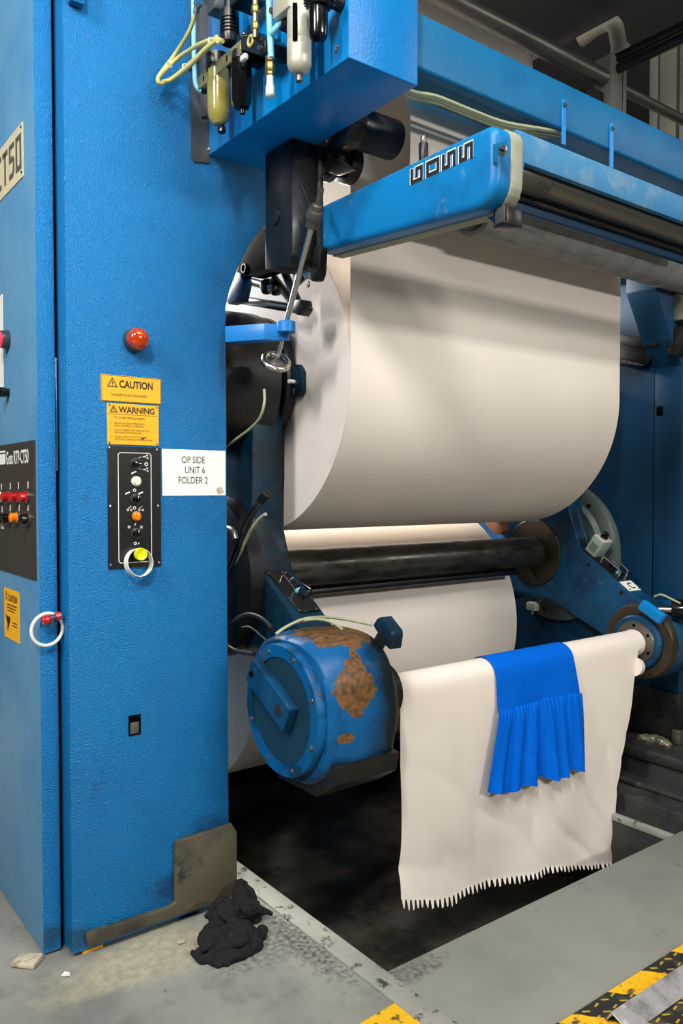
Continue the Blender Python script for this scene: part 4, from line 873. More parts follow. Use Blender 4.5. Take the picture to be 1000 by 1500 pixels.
# rim of the chuck at the right end, core flange
b = MB(); b.lathe([(0, .1), (0, .224), (.006, .23), (.014, .23), (.02, .21), (.02, .1)], (MX1 + .001, mc.y, mc.z), X, 56); b.build('rim_flange', 'flange', t)
sx_ = MX1 - .045
t = thing('roll_sensor', 'dark teal wedge shaped sensor block on top of the battered motor housing', 'sensor', P(565, 950, x=sx_))
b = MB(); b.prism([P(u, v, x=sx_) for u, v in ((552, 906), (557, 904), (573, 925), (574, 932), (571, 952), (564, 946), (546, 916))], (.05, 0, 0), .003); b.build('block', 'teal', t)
q0 = P(562, 930, x=sx_ + .03); q1 = V((sx_ + .03, mc.y, mc.z)); d_ = (q1 - q0).normalized()
b = MB(); b.obox(q0 + d_ * .055, d_ * .06, X * .012, X.cross(d_) * .02, .003); b.build('mounting_foot', 'grime', t)
hose('pale twin hose lying over the top of the battered motor housing', [P(u, v, x=x_) for u, v, x_ in ((404, 929, 1.46), (420, 918, 1.5), (445, 907, 1.56), (475, 904, 1.66), (510, 908, 1.76), (545, 915, 1.82))], .0055, 'hose_pale')
hose('short pale hose branching down to the motor housing cover', [P(u, v, x=x_) for u, v, x_ in ((436, 911, 1.55), (462, 907, 1.58), (485, 911, 1.6), (501, 922, 1.63))], .0055, 'hose_pale')
hose('black cable arching over to the hub below the left arm', [P(u, v, x=1.44) for u, v in ((333, 920), (345, 908), (362, 900), (378, 903), (390, 911), (398, 920))], .007, 'rubber', 'cable', 'cable')
hose('thin bare wires sticking up behind the motor end ring', [P(u, v, x=1.43) for u, v in ((354, 919), (364, 918), (373, 923), (381, 930), (390, 938))], .003, 'steel', 'wire', 'wire')
hose('black cable dipping into shadow left of the motor end ring', [P(u, v, x=1.435) for u, v in ((330, 940), (337, 949), (352, 955), (372, 958))], .008, 'rubber', 'cable', 'cable')
hose('grey pipe end curving in shadow beside the column edge', [P(u, v, x=1.47) for u, v in ((326, 774), (336, 775), (342, 780), (345, 790))], .012, 'steel', 'pipe', 'pipe')
xc_ = 1.535
t = thing('cable_gland', 'pair of black cables with bright gland nut on the left arm', 'cable', P(385, 730, x=xc_))
for o_, pts_ in enumerate(([(385, 733), (372, 742), (357, 765), (345, 800), (335, 830), (326, 850)], [(383, 737), (374, 748), (361, 775), (350, 805), (336, 840), (326, 860)])):
    b = MB(); b.tube([P(u, v, x=xc_ - .012 * (k > 0)) for k, (u, v) in enumerate(pts_)], .007, 10, 6); b.build('cable', 'rubber', t)
q0, q1 = P(380, 735, x=xc_), P(388, 726, x=xc_); d_ = (q1 - q0).normalized(); b = MB()
b.cyl(q0 - d_ * .01, q0 + d_ * .006, .014, n=6); b.build('gland_nut', 'bright', t); b = MB(); b.cyl(q0 + d_ * .007, q1 + d_ * .02, .017, n=18, bev=.003); b.build('gland_body', 'black', t)
hose('pale green hose bending down beside the paired black cables', [P(u, v, x=xc_ - .004) for u, v in ((389, 753), (380, 760), (367, 777), (356, 800), (345, 828), (334, 850), (326, 868))], .0065, 'hose_pale')

# ------------------------------------------------------------------ far reel arm
FX0, FX1 = 3.58, 3.70
t = thing('reel_spider', 'worn blue three-way reel arm at the far right ends of the rolls', 'machine arm', (FX0, RC.y, RC.z))
b = MB(); b.prism([(FX0, p.x, p.y) for p in ol], (FX1 - FX0, 0, 0), .008, 2); b.build('spider', 'armblue', t)
b = MB(); b.lathe([(0, .088), (0, .18), (.004, .185), (.012, .185), (.012, .088)], (FX0 - .012, RC.y, RC.z), X, 56); b.build('shaft_flange', 'flange', t)
for u, v in ((725, 776), (862, 827), (910, 868)):
    q = P(u, v, x=FX0); b = MB(); b.lathe([(0, .011), (.004, .01), (.004, 0)], q, -X, 14); b.build('bolt', 'grime', t)
pcF = FB + V((0, n2.x, n2.y)) * .001; pnF = V((0, n2.x, n2.y)); alF = V((0, a2.x, a2.y))
cq = PP(872, 800, pcF, pnF); 
def FA(t_, xo): return V((xo, FB.y + a2.x * t_ + n2.x * .001, FB.z + a2.y * t_ + n2.y * .001))
t0 = .02; t1 = .27
b = MB(); b.prism([FA(t0, FX0 + .008), FA(t1, FX0 + .008), FA(t1, FX1 - .01), FA(t0, FX1 - .01)], pnF * .006, .001, 1); vp = lab(b.build('valve_panel', 'black', t), 'black panel with guard handles')
for xo in (FX0 + .025, FX1 - .03):
    b = MB(); b.tube(handle(FA(t0 + .11, xo), FA(t1 - .02, xo), .045, .005, pnF), .006, 8, 4); b.build('guard_handle', 'chrome', vp)
for k in range(3):
    q = FA(t0 + .15 + .05 * k, (FX0 + FX1) / 2); b = MB(); b.cyl(q, q + pnF * .03, .009, .006, n=12, bev=.002); b.build('toggle_switch', ['gloss_black', 'hose_blue', 'steel'][k], vp)
b = MB(); b.prism([FA(t1 + .012, FX0 + .012), FA(t1 + .085, FX0 + .012), FA(t1 + .085, FX1 - .012), FA(t1 + .012, FX1 - .012)], pnF * .004); pl = lab(b.build('letter_plate', 'sign_white', t), 'white plate with letter C')
b = MB(); b.text('C', FA(t1 + .07, (FX0 + FX1) / 2 - .02) + pnF * .004, X, -alF, .045, bold=.02, lift=.0008); b.build('lettering', 'ink', pl)
for xo in (FX0 + .022, FX1 - .022):
    b = MB(); q = FA(t1 + .075, xo) + pnF * .004; b.cyl(q, q + pnF * .003, .004, n=10); b.build('screw', 'ink', pl)
# switch box
q = FA(t0 + .035, (FX0 + FX1) / 2 - .005)
sb = thing('switch_box', 'pale grey-green rotary switch box on top of the far reel arm', 'switch', q)
b = MB(); b.obox(q + pnF * .055, alF * .036, X * .042, pnF * .048, .004); bb = b.build('box', 'switchgrey', sb)
b = MB(); b.obox(q + pnF * .106, alF * .034, X * .04, pnF * .003, .001); b.build('lid', 'white', sb)
b = MB(); c_ = q + pnF * .109; b.cyl(c_, c_ + pnF * .012, .02, n=20); b.obox(c_ + pnF * .022, alF * .016, X * .006, pnF * .012, .002); b.build('rotary_knob', 'gloss_black', sb)
b = MB(); b.obox(q + pnF * .05 - X * .043, alF * .022, X * .001, pnF * .022); b.build('label_window', 'greydisc', bb)
# small fitting under the far arm
q = P(780, 888, x=3.55); t = thing('limit_switch', 'small pale switch hanging under the far blue arm', 'switch', q - Z * .03)
b = MB(); b.obox(q, V((.02, 0, 0)), V((0, .03, 0)), V((0, 0, .022)), .003); b.build('body', 'switchgrey', t); b = MB(); b.cyl(q - Z * .02, q - Z * .045, .006, n=10); b.build('plunger', 'bright', t)
b = MB(); b.tube([q + V((.01, -.02, .022)), q + V((.012, -.05, .03)), q + V((.015, -.06, .05))], .006, 8, 4); b.build('lead', 'rubber', t)
# far chuck
t = thing('core_chuck', 'round far chuck with dark ring and blue collar gripping the empty core end', 'chuck', (3.5, A2.y, A2.z - .185))
b = MB(); b.lathe([(0, .135), (0, .18), (.008, .186), (.07, .186), (.07, .135), (0, .135)], (3.53, A2.y, A2.z), X, 56, closed=False); b.build('outer_ring', 'flange', t)
b = MB(); b.lathe([(0, .185), (.19, .185)], (3.601, A2.y, A2.z), X, 56); b.build('drum', 'armblue', t)
b = MB(); b.lathe([(0, .105), (0, .125), (.01, .133), (.06, .133), (.06, .105), (0, .105)], (3.505, A2.y, A2.z), X, 56, closed=False); b.build('collar', 'armblue', t)
b = MB(); b.lathe([(0, .05), (0, .102), (.004, .105), (.06, .105), (.06, .05)], (3.498, A2.y, A2.z), X, 56); fp = b.build('face_plate', 'steel', t)
for k in range(6):
    a = 2 * PI * k / 6 + .5; q = V((3.498, A2.y + .085 * math.cos(a), A2.z + .085 * math.sin(a))); b = MB(); b.cyl(q - X * .001, q + X * .002, .008, n=12); b.build('bolt_hole', 'hole', fp)
# blue block over the far chuck + actuator
c_ = P(955, 896, x=3.49); dA = (P(978, 911, x=3.49) - P(941, 884, x=3.49)).normalized(); nA = X.cross(dA); nA = nA if nA.z > 0 else -nA
t = thing('roll_sensor', 'bright blue block sensor over the far chuck ring', 'sensor', c_)
b = MB(); b.obox(c_, X * .02, dA * .065, nA * .027, .01); b.build('block', 'boxblue', t)
b = MB(); b.obox(c_ + X * .026 - nA * .01, X * .006, dA * .06, nA * .03, .002); b.build('backing_plate', 'steel', t)
t = thing('brake_actuator', 'black actuator with bright white rod behind the far chuck at right edge', 'actuator', P(985, 893, x=3.56))
b = MB(); b.cyl(P(962, 893, x=3.56), P(985, 893, x=3.60), .017, n=20); b.build('rod', 'bright', t)
b = MB(); b.cyl(P(984, 893, x=3.60), P(1030, 893, x=3.66), .05, n=24, bev=.006); b.build('cylinder', 'gloss_black', t)
b = MB(); b.tube([P(958, 874, x=3.54), P(968, 871, x=3.54), P(982, 877, x=3.56), P(996, 884, x=3.58)], .005, 8, 5); b.build('hose', 'hose_pale', t)
hose('black hose pair running up behind the far blue arm', [P(u, v, x=3.66) for u, v in ((842, 738), (846, 752), (853, 776), (862, 800))], .012, 'rubber', 'hose', 'hydraulic_hose')

# ------------------------------------------------------------------ far column
GXF, GYF = 3.81, 2.19
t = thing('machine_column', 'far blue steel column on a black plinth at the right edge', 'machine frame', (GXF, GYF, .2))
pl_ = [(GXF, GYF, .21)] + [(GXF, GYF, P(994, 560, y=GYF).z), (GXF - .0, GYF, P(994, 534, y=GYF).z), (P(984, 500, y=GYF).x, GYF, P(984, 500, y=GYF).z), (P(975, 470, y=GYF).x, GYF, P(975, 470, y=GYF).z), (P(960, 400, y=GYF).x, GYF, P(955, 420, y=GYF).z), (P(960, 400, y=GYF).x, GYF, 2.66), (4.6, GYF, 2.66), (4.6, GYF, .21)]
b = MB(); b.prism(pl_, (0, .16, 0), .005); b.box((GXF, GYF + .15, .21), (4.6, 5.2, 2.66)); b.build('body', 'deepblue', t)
b = MB(); pz = P(993, 1018, y=GYF - .02).z; b.box((GXF - .02, GYF - .02, .212), (4.62, 3.4, pz), .006); pp = b.build('plinth', 'grime', t)
b = MB(); b.box((GXF - .028, GYF - .026, .202), (GXF + .01, GYF + .02, .275), .004); b.build('foot_bolt', 'steel', pp)
for u, v in ((986, 1028), (985, 1071)):
    q = P(u, v, x=GXF - .02); b = MB(); b.cyl(q + X * .001, q - X * .003, .012, n=14); b.build('bolt', 'black', pp)
q = P(966, 1059, x=GXF - .02); b = MB(); b.cyl(q + X * .001, q - X * .003, .024, n=20); b.build('bore', 'flange', pp)
q = P(966, 602, x=GXF); b = MB(); b.box(q + V((-.003, -.018, -.024)), q + V((0, .018, .024)), .001); b.build('cable_slot', 'hole', t)
b = MB(); b.lathe([(0, .40), (.04, .40), (.05, .385), (.052, .33), (.075, .31), (.075, .1)], (GXF, RC.y, RC.z), -X, 72); gd = b.build('gear_disc', 'greydisc', loc=(GXF, RC.y, RC.z - .4)); tag(gd, 'large grey-green round disc on the inner face of the far column', 'disc')
for k in range(12):
    a = 2 * PI * k / 12 + .2; q = V((GXF - .051, RC.y + .35 * math.cos(a), RC.z + .35 * math.sin(a))); b = MB(); b.cyl(q, q - X * .006, .012, n=12); b.build('bolt', 'grime', gd)
# crumpled foil on the ledge
q = P(963, 1090, z=.2); b = MB(); pts_ = [P(u, v, z=.2) for u, v in ((934, 1082), (948, 1085), (962, 1087), (974, 1092), (980, 1096))]
b.tube([p + V((0, 0, .014)) for p in pts_], lambda f: .010 + .02 * math.sin(PI * f) ** .7, 12, 6)
for v in b.bm.verts: v.co += noise.noise_vector(v.co * 40) * .010; v.co.z = max(.2005, .2 + (v.co.z - .2) * .8)
tag(b.build('foil_scrap', 'silverhousing', loc=pts_[2]), 'crumpled pale foil scrap on the dark ledge below the far column', 'scrap')

# upper right mechanism
mx = 3.72
t = thing('web_guide_housing', 'mottled silver rounded casting with a ring bolt at the upper right edge', 'machine housing', P(965, 476, x=mx))
c1, c2 = P(944, 455, x=mx), P(1010, 452, x=mx)
b = MB(); pts_ = [P(u, v, x=mx) for u, v in ((960, 425), (940, 434), (928, 448), (927, 460), (931, 470), (940, 476), (980, 471), (1010, 468), (1010, 440), (990, 428))]
b.prism(pts_, (.12, 0, 0), .012, 3); b.build('casting', 'silverhousing', t)
q = P(940, 453, x=mx - .002); b = MB(); b.torus(q, X, .032, .012, 32, 10); b.build('ring', 'bright', t); b = MB(); b.cyl(q - X * .004, q + X * .02, .022, n=20); b.build('bolt_head', 'grime', t)
t = thing('linkage_block', 'dark greasy linkage hanging below the mottled silver casting', 'linkage', P(955, 520, x=mx + .02))
b = MB(); b.prism([P(u, v, x=mx + .01) for u, v in ((936, 478), (974, 474), (976, 500), (970, 510), (938, 505))], (.1, 0, 0), .005); b.build('clevis', 'grime', t)
b = MB(); b.prism([P(u, v, x=mx - .01) for u, v in ((908, 490), (940, 493), (965, 494), (966, 506), (945, 510), (908, 503))], (.03, 0, 0), .004); b.build('link', 'grime', t)
b = MB(); b.prism([P(u, v, x=mx + .03) for u, v in ((900, 503), (948, 510), (954, 520), (948, 532), (938, 538), (900, 535))], (.05, 0, 0), .006); b.build('lever', 'black', t)
b = MB(); b.prism([P(u, v, x=mx + .0) for u, v in ((975, 478), (1004, 478), (1004, 498), (990, 520), (978, 518))], (.08, 0, 0), .004); b.build('side_plate', 'grime', t)
b = MB(); q = P(958, 502, x=mx - .012); b.cyl(q - X * .006, q, .016, n=16); b.build('pivot_pin', 'black', t)
t = thing('grease_nipple', 'small bright fitting with a pointed end beside the right edge of the web', 'pipe fitting', P(915, 531, x=mx))
b = MB(); b.cyl(P(905, 530, x=mx), P(918, 531, x=mx), .018, n=16); b.build('nut', 'steel', t); b = MB(); b.cyl(P(918, 531, x=mx), P(942, 535, x=mx), .012, .003, n=14); b.build('spike', 'bright', t)

# ------------------------------------------------------------------ bracket, linkages and handwheel beside the column
t = thing('slide_block', 'tall dark steel block under the blue enclosure beside the lettered arm', 'machine block', P(422, 400, x=1.5))
yb0, yb1 = P(442, 300, x=1.52).y, P(402, 300, x=1.52).y
zt_, zb_ = BZ0 - .002, P(420, 400, x=1.52).z
b = MB(); b.prism([(1.48, yb0, zt_), (1.48, yb0, zb_ + .03), (1.48, yb0 + .03, zb_), (1.48, yb1, zb_ + .02), (1.48, yb1, zt_)], (.1, 0, 0), .006); b.build('block', 'grime', t)
b = MB(); b.prism([(1.58, yb0 - .012, zt_), (1.58, yb0 - .012, zb_ + .02), (1.58, yb1 - .02, zb_ - .03), (1.58, yb1 - .02, zt_)], (.02, 0, 0), .003); b.build('wear_strip', 'bar', t)
b = MB(); q = P(402, 317, x=1.478); b.lathe([(0, .03), (.004, .028), (.006, .018), (.006, 0)], q, -X, 20); b.build('bolt', 'black', t)
t = thing('pivot_casting', 'dark curved pivot casting tucked behind the column gusset', 'casting', P(370, 440, x=1.5))
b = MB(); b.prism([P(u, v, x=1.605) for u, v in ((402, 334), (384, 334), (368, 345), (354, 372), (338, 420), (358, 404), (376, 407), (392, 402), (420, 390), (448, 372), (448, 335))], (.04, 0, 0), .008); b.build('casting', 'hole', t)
b = MB(); b.prism([P(u, v, x=1.60) for u, v in ((330, 440), (346, 398), (352, 400), (356, 412), (350, 440), (334, 446))], (.045, 0, 0), .006); b.build('cheek', 'deepblue', t)
b = MB(); q = P(357, 393, x=1.602); b.torus(q, X, .016, .004, 18, 6); b.build('ring', 'black', t)
t = thing('brake_linkage', 'black rods and clevis crossing in front of the upper roll end', 'linkage', P(395, 440, x=1.6))
for a_, c_, r in (((352, 408), (394, 420), .016), ((338, 437), (432, 452), .017), ((402, 408), (432, 448), .016), ((416, 398), (438, 446), .016)):
    b = MB(); b.cyl(P(*a_, x=1.68), P(*c_, x=1.68), r, n=16); b.build('rod', 'black', t)
b = MB(); b.cyl(P(390, 412, x=1.672), P(393, 428, x=1.672), .028, n=18, bev=.01); b.cyl(P(403, 414, x=1.672), P(406, 430, x=1.672), .026, n=18, bev=.01); b.cyl(P(392, 420, x=1.672), P(405, 422, x=1.672), .018, n=14); b.build('clevis', 'black', t)
b = MB(); b.prism([P(u, v, x=1.6) for u, v in ((426, 440), (440, 438), (442, 452), (436, 462), (424, 456))], (.05, 0, 0), .005); b.build('joint_block', 'black', t)
t = thing('shackle', 'dark steel shackle with bright nut hanging beside the steel rod', 'shackle', P(460, 412, x=1.56))
b = MB(); b.prism([P(u, v, x=1.56) for u, v in ((458, 360), (470, 360), (468, 400), (464, 411), (455, 412), (450, 404), (456, 395))], (.03, 0, 0), .006); b.build('strap', 'grime', t)
b = MB(); q = P(452, 401, x=1.55); b.cyl(q - X * .012, q + X * .05, .018, n=6); b.build('nut', 'bright', t)
b = MB(); b.tube([P(452, 412, x=1.56), P(453, 418, x=1.56), P(451, 420, x=1.56), P(450, 416, x=1.56)], .003, 6, 4); b.build('split_pin', 'steel', t)
# handwheel
RX = 1.565
pT, pB = P(460, 318, x=1.462), P(404, 530, x=RX); d_ = (pB - pT).normalized()
t = thing('handwheel_rod', 'slanting steel rod with a small chrome handwheel at its lower end', 'handwheel', pB)
b = MB(); b.cyl(pT, pB, .0095, n=20); b.build('rod', 'bright', t)
b = MB(); b.lathe([(-.10, .008), (-.05, .010), (-.045, .018), (-.03, .02), (-.028, .026), (-.012, .029), (0, .026), (.002, .02), (.028, .02), (.03, .01)], pT + d_ * .006, d_, 28); b.build('joint_boot', 'steel', t)
b = MB(); b.tube([P(442, 272, x=1.462), P(449, 288, x=1.462), P(456, 304, x=1.462)], .008, 10, 4); b.build('drive_stub', 'grime', t)
wd = d_
b = MB(); b.torus(pB, wd, .043, .0125, 44, 12, 1.0)
for k in range(10):
    a = 2 * PI * k / 10; x_, y_, z_ = frame(wd); b.sphere(pB + (x_ * math.cos(a) + y_ * math.sin(a)) * .047, .0105, 2)
wh = b.build('wheel', 'bright', t)
b = MB(); b.lathe([(-.014, .013), (-.008, .016), (-.002, .03), (.002, .040), (.006, .040), (.006, 0)], pB, wd, 36); b.build('wheel_web', 'steel', wh)
# light blue guide bracket
zc = P(418, 478, x=RX).z; pr_ = pT + d_ * ((zc - pT.z) / d_.z)
t = thing('guide_bracket', 'light blue guide bracket on the column edge holding the slanting rod', 'bracket', (1.5, pr_.y, zc - .03))
zt_, zb_ = P(360, 474, x=1.43).z, P(360, 498, x=1.43).z
e0 = V((1.412, 2.53, 0)); e1 = V((pr_.x, pr_.y, 0)); dd = (e1 - e0).normalized(); nn = V((dd.y, -dd.x, 0)); 
if nn.x > 0: nn = -nn
def bq(f, o, z_): q_ = e0 + dd * f + nn * o; return (q_.x, q_.y, z_)
L_ = (e1 - e0).length
b = MB(); b.prism([bq(0, .022, zb_), bq(L_ - .075, .022, zb_), bq(L_ - .03, -.012, zb_), bq(L_, -.014, zb_), bq(L_, -.034, zb_), bq(0, -.03, zb_)], (0, 0, zt_ - zb_), .003); b.build('arm', 'light_blue', t)
b = MB(); b.lathe([(0, .011), (0, .03), (.002, .032), (.036, .032), (.038, .03), (.038, .011), (0, .011)], (pr_.x, pr_.y, zt_ - .034), Z, 32, closed=False); b.build('eye', 'light_blue', t)

# ------------------------------------------------------------------ dark parts above the arm
t = thing('guide_roller', 'dark green-black roller seen between the enclosure and the lettered arm', 'roller', P(550, 210, x=1.75))
q = P(547, 205, x=1.72); xe_ = 1.62
ce = P(576, 206, y=WY - .18)
b = MB(); b.cyl((1.66, ce.y, ce.z), (ce.x, ce.y, ce.z), 28 * S(ce), n=40, bev=.006); b.build('barrel', 'teal', t)
b = MB(); b.cyl((1.59, ce.y + .0, ce.z), (1.659, ce.y, ce.z), 33 * S(ce), n=40, bev=.006); b.build('bearing', 'black', t)
t = thing('pivot_shaft', 'black lumpy pivot shaft above the rear of the lettered arm', 'shaft', P(490, 250, x=1.68))
c_ = P(505, 240, x=1.72); b = MB(); b.lathe([(0, .06), (.03, .06), (.035, .075), (.06, .075), (.065, .05), (.1, .05), (.105, .065), (.15, .065), (.15, 0)], (1.603, c_.y, c_.z), X, 32); b.build('shaft', 'grime', t)
b = MB(); q = P(474, 244, x=1.62); b.prism([P(u, v, x=1.62) for u, v in ((467, 247), (479, 228), (500, 236), (516, 248), (490, 256))], (.02, 0, 0), .003); b.build('bracket', 'steel', t)

# ------------------------------------------------------------------ background: pipe, post, panels
py_ = 2.6
pa, pb = P(660, 4, y=py_), P(1000, 172, y=py_); zp = (pa.z + pb.z) / 2
t = thing('overhead_pipe', 'long dull steel pipe high behind the cross beam', 'pipe', (3.6, py_, zp - .05))
b = MB(); b.cyl((1.7, py_, zp), (P(897, 116, y=py_).x, py_, zp), .045, n=28); b.build('sleeve', 'pipe', t)
b = MB(); b.cyl((P(897, 116, y=py_).x, py_, zp - .005), (5.6, py_, zp - .005), .028, n=24); b.build('inner_pipe', 'pipe', t)
q0 = P(890, 80, y=py_ - .03); q1 = P(916, 160, y=py_ - .03)
t = thing('stanchion', 'grey steel stanchion plate carrying the overhead pipe', 'post', (q0.x, py_, bz1))
b = MB(); b.box((q0.x, py_ - .05, 2.6), (P(912, 100, y=py_ - .05).x, py_ + .05, P(900, 92, y=py_).z), .006); b.build('plate', 'post', t)
b = MB(); b.box((P(913, 100, y=py_ - .05).x, py_ - .05, 2.6), (P(918, 100, y=py_ - .05).x, py_ + .08, P(900, 92, y=py_).z), .003); b.build('web_plate', 'post', t)
b = MB(); b.box((q0.x - .14, py_ - .01, zp - .20), (q0.x - .002, py_ + .05, zp - .075), .01); b.build('clamp', 'grime', t)
# cable trays along the far ceiling, beyond the machine
xr_ = 3.75
for (a_, c_), l in ((((868, 100), (1000, 35)), 'upper dark rail of the pair high at right'), (((896, 102), (1000, 52)), 'lower dark rail of the pair high at right')):
    p0, p1 = P(*a_, x=xr_), P(*c_, x=xr_); z_ = (p0.z + p1.z) / 2
    b = MB(); b.box((xr_, 1.6, z_ - .02), (xr_ + .04, p0.y + .1, z_ + .02), .006); tag(b.build('ceiling_rail', 'black', loc=(xr_, 2.5, z_)), l, 'rail')
EX = 3.9
t = thing('duct_elbow', 'dim bent duct pipe near the dark ceiling', 'duct', P(905, 72, x=EX))
b = MB(); b.tube([P(850, 58, x=EX), P(876, 40, x=EX), P(890, 34, x=EX), P(900, 38, x=EX), P(904, 54, x=EX), P(908, 74, x=EX)], .042, 16, 8); b.build('pipe', 'panel', t)
b = MB(); q = P(908, 74, x=EX); b.cyl(q + Z * .02, q - Z * .02, .05, n=20); b.build('collar', 'post', t)
b = MB(); q = P(888, 34, x=EX); b.cyl(q, V((q.x, q.y, 5.19)), .02, n=12); b.build('hanger_rod', 'post', t)
# far machine wall panels on the right
bxp = 5.6
for (u0, u1, m_), l in (((966, 990, 'panel'), 'pale upright wall panel at the upper right, nearest the rails'), ((995, 1040, 'post'), 'grey upright panel at the extreme upper right edge'), ((951, 963, 'post'), 'narrow grey upright post left of the pale panel')):
    ya, yb2 = P(u0, 100, x=bxp).y, P(u1, 100, x=bxp).y
    b = MB(); b.box((bxp, yb2, .2), (bxp + .08, ya, P(960, 62, x=bxp).z), .006); tag(b.build('wall_panel', m_, loc=(bxp, ya, .2)), l, 'panel')
b = MB(); b.box((1.42, 4.36, PZ + .001), (3.19, 4.42, 2.1)); tag(b.build('light_shield', 'grime', loc=(2.3, 4.39, PZ)), 'dark shield added behind the paper rolls to block the back lamp', 'screen')  # added shield, its height set to keep the back lamp off the pit

# ------------------------------------------------------------------ core with hanging sheet
cr = .062
def sheet_y(x, z):
    d = max(0, .74 - z)
    return A2.y - cr - .001 - .012 * d + d * (.016 * math.sin(x * 5.2 + .6 + 1.2 * d) + .010 * math.sin(x * 11.0 - 2.2 * z) + .014 * noise.noise(V((x * 3.1, z * 2.2, 4.0))) + .016 * (1 - abs(noise.noise(V((x * 4.5 + z * 3.1, z * 1.7 - x, 9.0))) * 2)) ** 3)
t = thing('core_sheet', 'white paper hanging from the core with a saw-toothed lower edge', 'paper sheet', (2.6, A2.y, .1))
b = MB(); xs0 = P(586, 1010, y=A2.y - cr).x; xs1 = 3.49
b.cyl((1.91, A2.y, A2.z), (3.497, A2.y, A2.z), cr - .002, n=40); b.build('core_tube', 'paper', t)
hem = [(579, 1312), (600, 1319), (625, 1321), (645, 1319), (665, 1311), (690, 1305), (720, 1296), (750, 1288), (757, 1291), (770, 1285), (800, 1279), (830, 1274), (860, 1268), (885, 1263), (897, 1262)]
edge_r = [(940, 925), (938, 960), (931, 1010), (925, 1070), (917, 1120), (908, 1180), (899, 1225), (894, 1245), (897, 1262)]
def interp(tab, s):
    f = s * (len(tab) - 1); i = min(int(f), len(tab) - 2); f -= i
    return (tab[i][0] + (tab[i + 1][0] - tab[i][0]) * f, tab[i][1] + (tab[i + 1][1] - tab[i][1]) * f)
b = MB(); NX, NT = 100, 44; yS = A2.y - cr
hemP = []
for u, v in hem: q = P(u, v, y=yS - .015); hemP.append((q.x, q.z))
xr_b = hemP[-1][0]
rows = []
for j in range(-9, NT + 1):
    row = []
    for i in range(NX + 1):
        s = i / NX
        if j <= 0:
            a = PI + (j / 9) * PI * .95 * -1
            a = PI - (-j / 9) * PI * 1.05
            x = xs0 + (xs1 - xs0) * s
            row.append(b.bm.verts.new((x, A2.y + cr * math.cos(a), A2.z + cr * math.sin(a))))
        else:
            f = j / NT; hx, hz = interp(hemP, s)
            # left edge drops straight, flares at the foot; right edge leans in
            q_ = edge_r[0]; 
            er_x, er_z = interp([(P(u, v, y=yS - .01).x, P(u, v, y=yS - .01).z) for u, v in edge_r[1:]], f)
            xl_ = xs0 + (hemP[0][0] - xs0) * f ** 6
            er_x = min(er_x, xs1)
            x = xl_ + (er_x - xl_) * s if f < 1 else xl_ + (er_x - xl_) * s
            z = A2.z + (hz - A2.z) * f
            row.append(b.bm.verts.new((x, sheet_y(x, z) - (.03 * max(0, f - .86) / .14 * (1 - s) ** 3), z)))
    rows.append(row)
for r0_, r1_ in zip(rows, rows[1:]):
    for k in range(NX): b.bm.faces.new((r0_[k], r0_[k + 1], r1_[k + 1], r1_[k]))
last = rows[-1]; nt_ = NX // 2
for k in range(nt_):
    a, m_, c_ = last[2 * k], last[2 * k + 1], last[2 * k + 2]
    ln = .034 * (1 - .5 * k / nt_) * random.uniform(.7, 1.15); lean = -.006
    t1_ = b.bm.verts.new(m_.co + V((lean - .003, -.010 + random.uniform(-.003, .003), -ln))); t2_ = b.bm.verts.new(m_.co + V((lean + .003, -.010, -ln * .9)))
    am = a.co.lerp(m_.co, .25); av = b.bm.verts.new(am); cv = b.bm.verts.new(c_.co.lerp(m_.co, .35))
    b.bm.faces.new((av, m_, t2_, t1_)); b.bm.faces.new((m_, cv, t2_))
b.build('sheet', 'paper', t, ang=80)
# tucked paper ends at the far side of the core
b = MB(); b.lathe([(0, .045), (0, .056), (.05, .0655), (.056, .064), (.056, .045)], (3.438, A2.y, A2.z), X, 40); b.build('core_wrap', 'paper', t)
b = MB(); c_ = P(937, 978, x=3.46); b.lathe([(0, .045), (.03, .04), (.055, .022), (.062, .0)], c_ - V((.05, 0, -.012)), V((1, -.05, -.15)), 24); lab(b.build('folded_corner', 'paper', t), 'tucked paper corner')

# ------------------------------------------------------------------ blue garment over the sheet
t = thing('blue_garment', 'bright blue cloth with gathered ruffle draped over the hanging paper', 'cloth', (2.85, A2.y - cr, .25))
y_c = A2.y - cr - .012
seam = [(728, 1039), (744, 1041), (752, 1037), (770, 1033), (785, 1027), (795, 1023), (815, 1021), (830, 1017), (848, 1016)]
seamP = [P(u, v, y=y_c) for u, v in seam]
topL, topR = P(727, 985, y=y_c).x, P(842, 968, y=y_c).x
NXc = 96; b = MB(); rows = []
rc = cr + .0065
for j in range(-12, 15):
    row = []
    for i in range(NXc + 1):
        s = i / NXc
        if j <= 0:
            a = PI - (-j / 12) * PI * .72
            x = topL + (topR - topL) * s
            row.append(b.bm.verts.new((x - .010 * math.sin(PI * (-j / 12) * .5) * 1.0, A2.y + rc * math.cos(a), A2.z + rc * math.sin(a))))
        else:
            f = j / 14; sq_ = interp([(p.x, p.z) for p in seamP], s)
            x0_ = topL + (topR - topL) * s; x = x0_ + (sq_[0] - x0_) * f; z = A2.z + (sq_[1] - A2.z) * f
            yv = sheet_y(x, z) - .0075 - .006 * f - .004 * f * math.sin(x * 18)
            row.append(b.bm.verts.new((x, yv, z)))
    rows.append(row)
for r0_, r1_ in zip(rows, rows[1:]):
    for k in range(NXc): b.bm.faces.new((r0_[k], r0_[k + 1], r1_[k + 1], r1_[k]))
b.build('yoke', 'cloth', t, ang=80)
hemg = [(714, 1161), (730, 1162), (745, 1165), (760, 1158), (774, 1151), (785, 1151), (794, 1150), (795, 1138), (807, 1142), (820, 1139), (834, 1135), (836, 1127), (848, 1129), (860, 1130)]
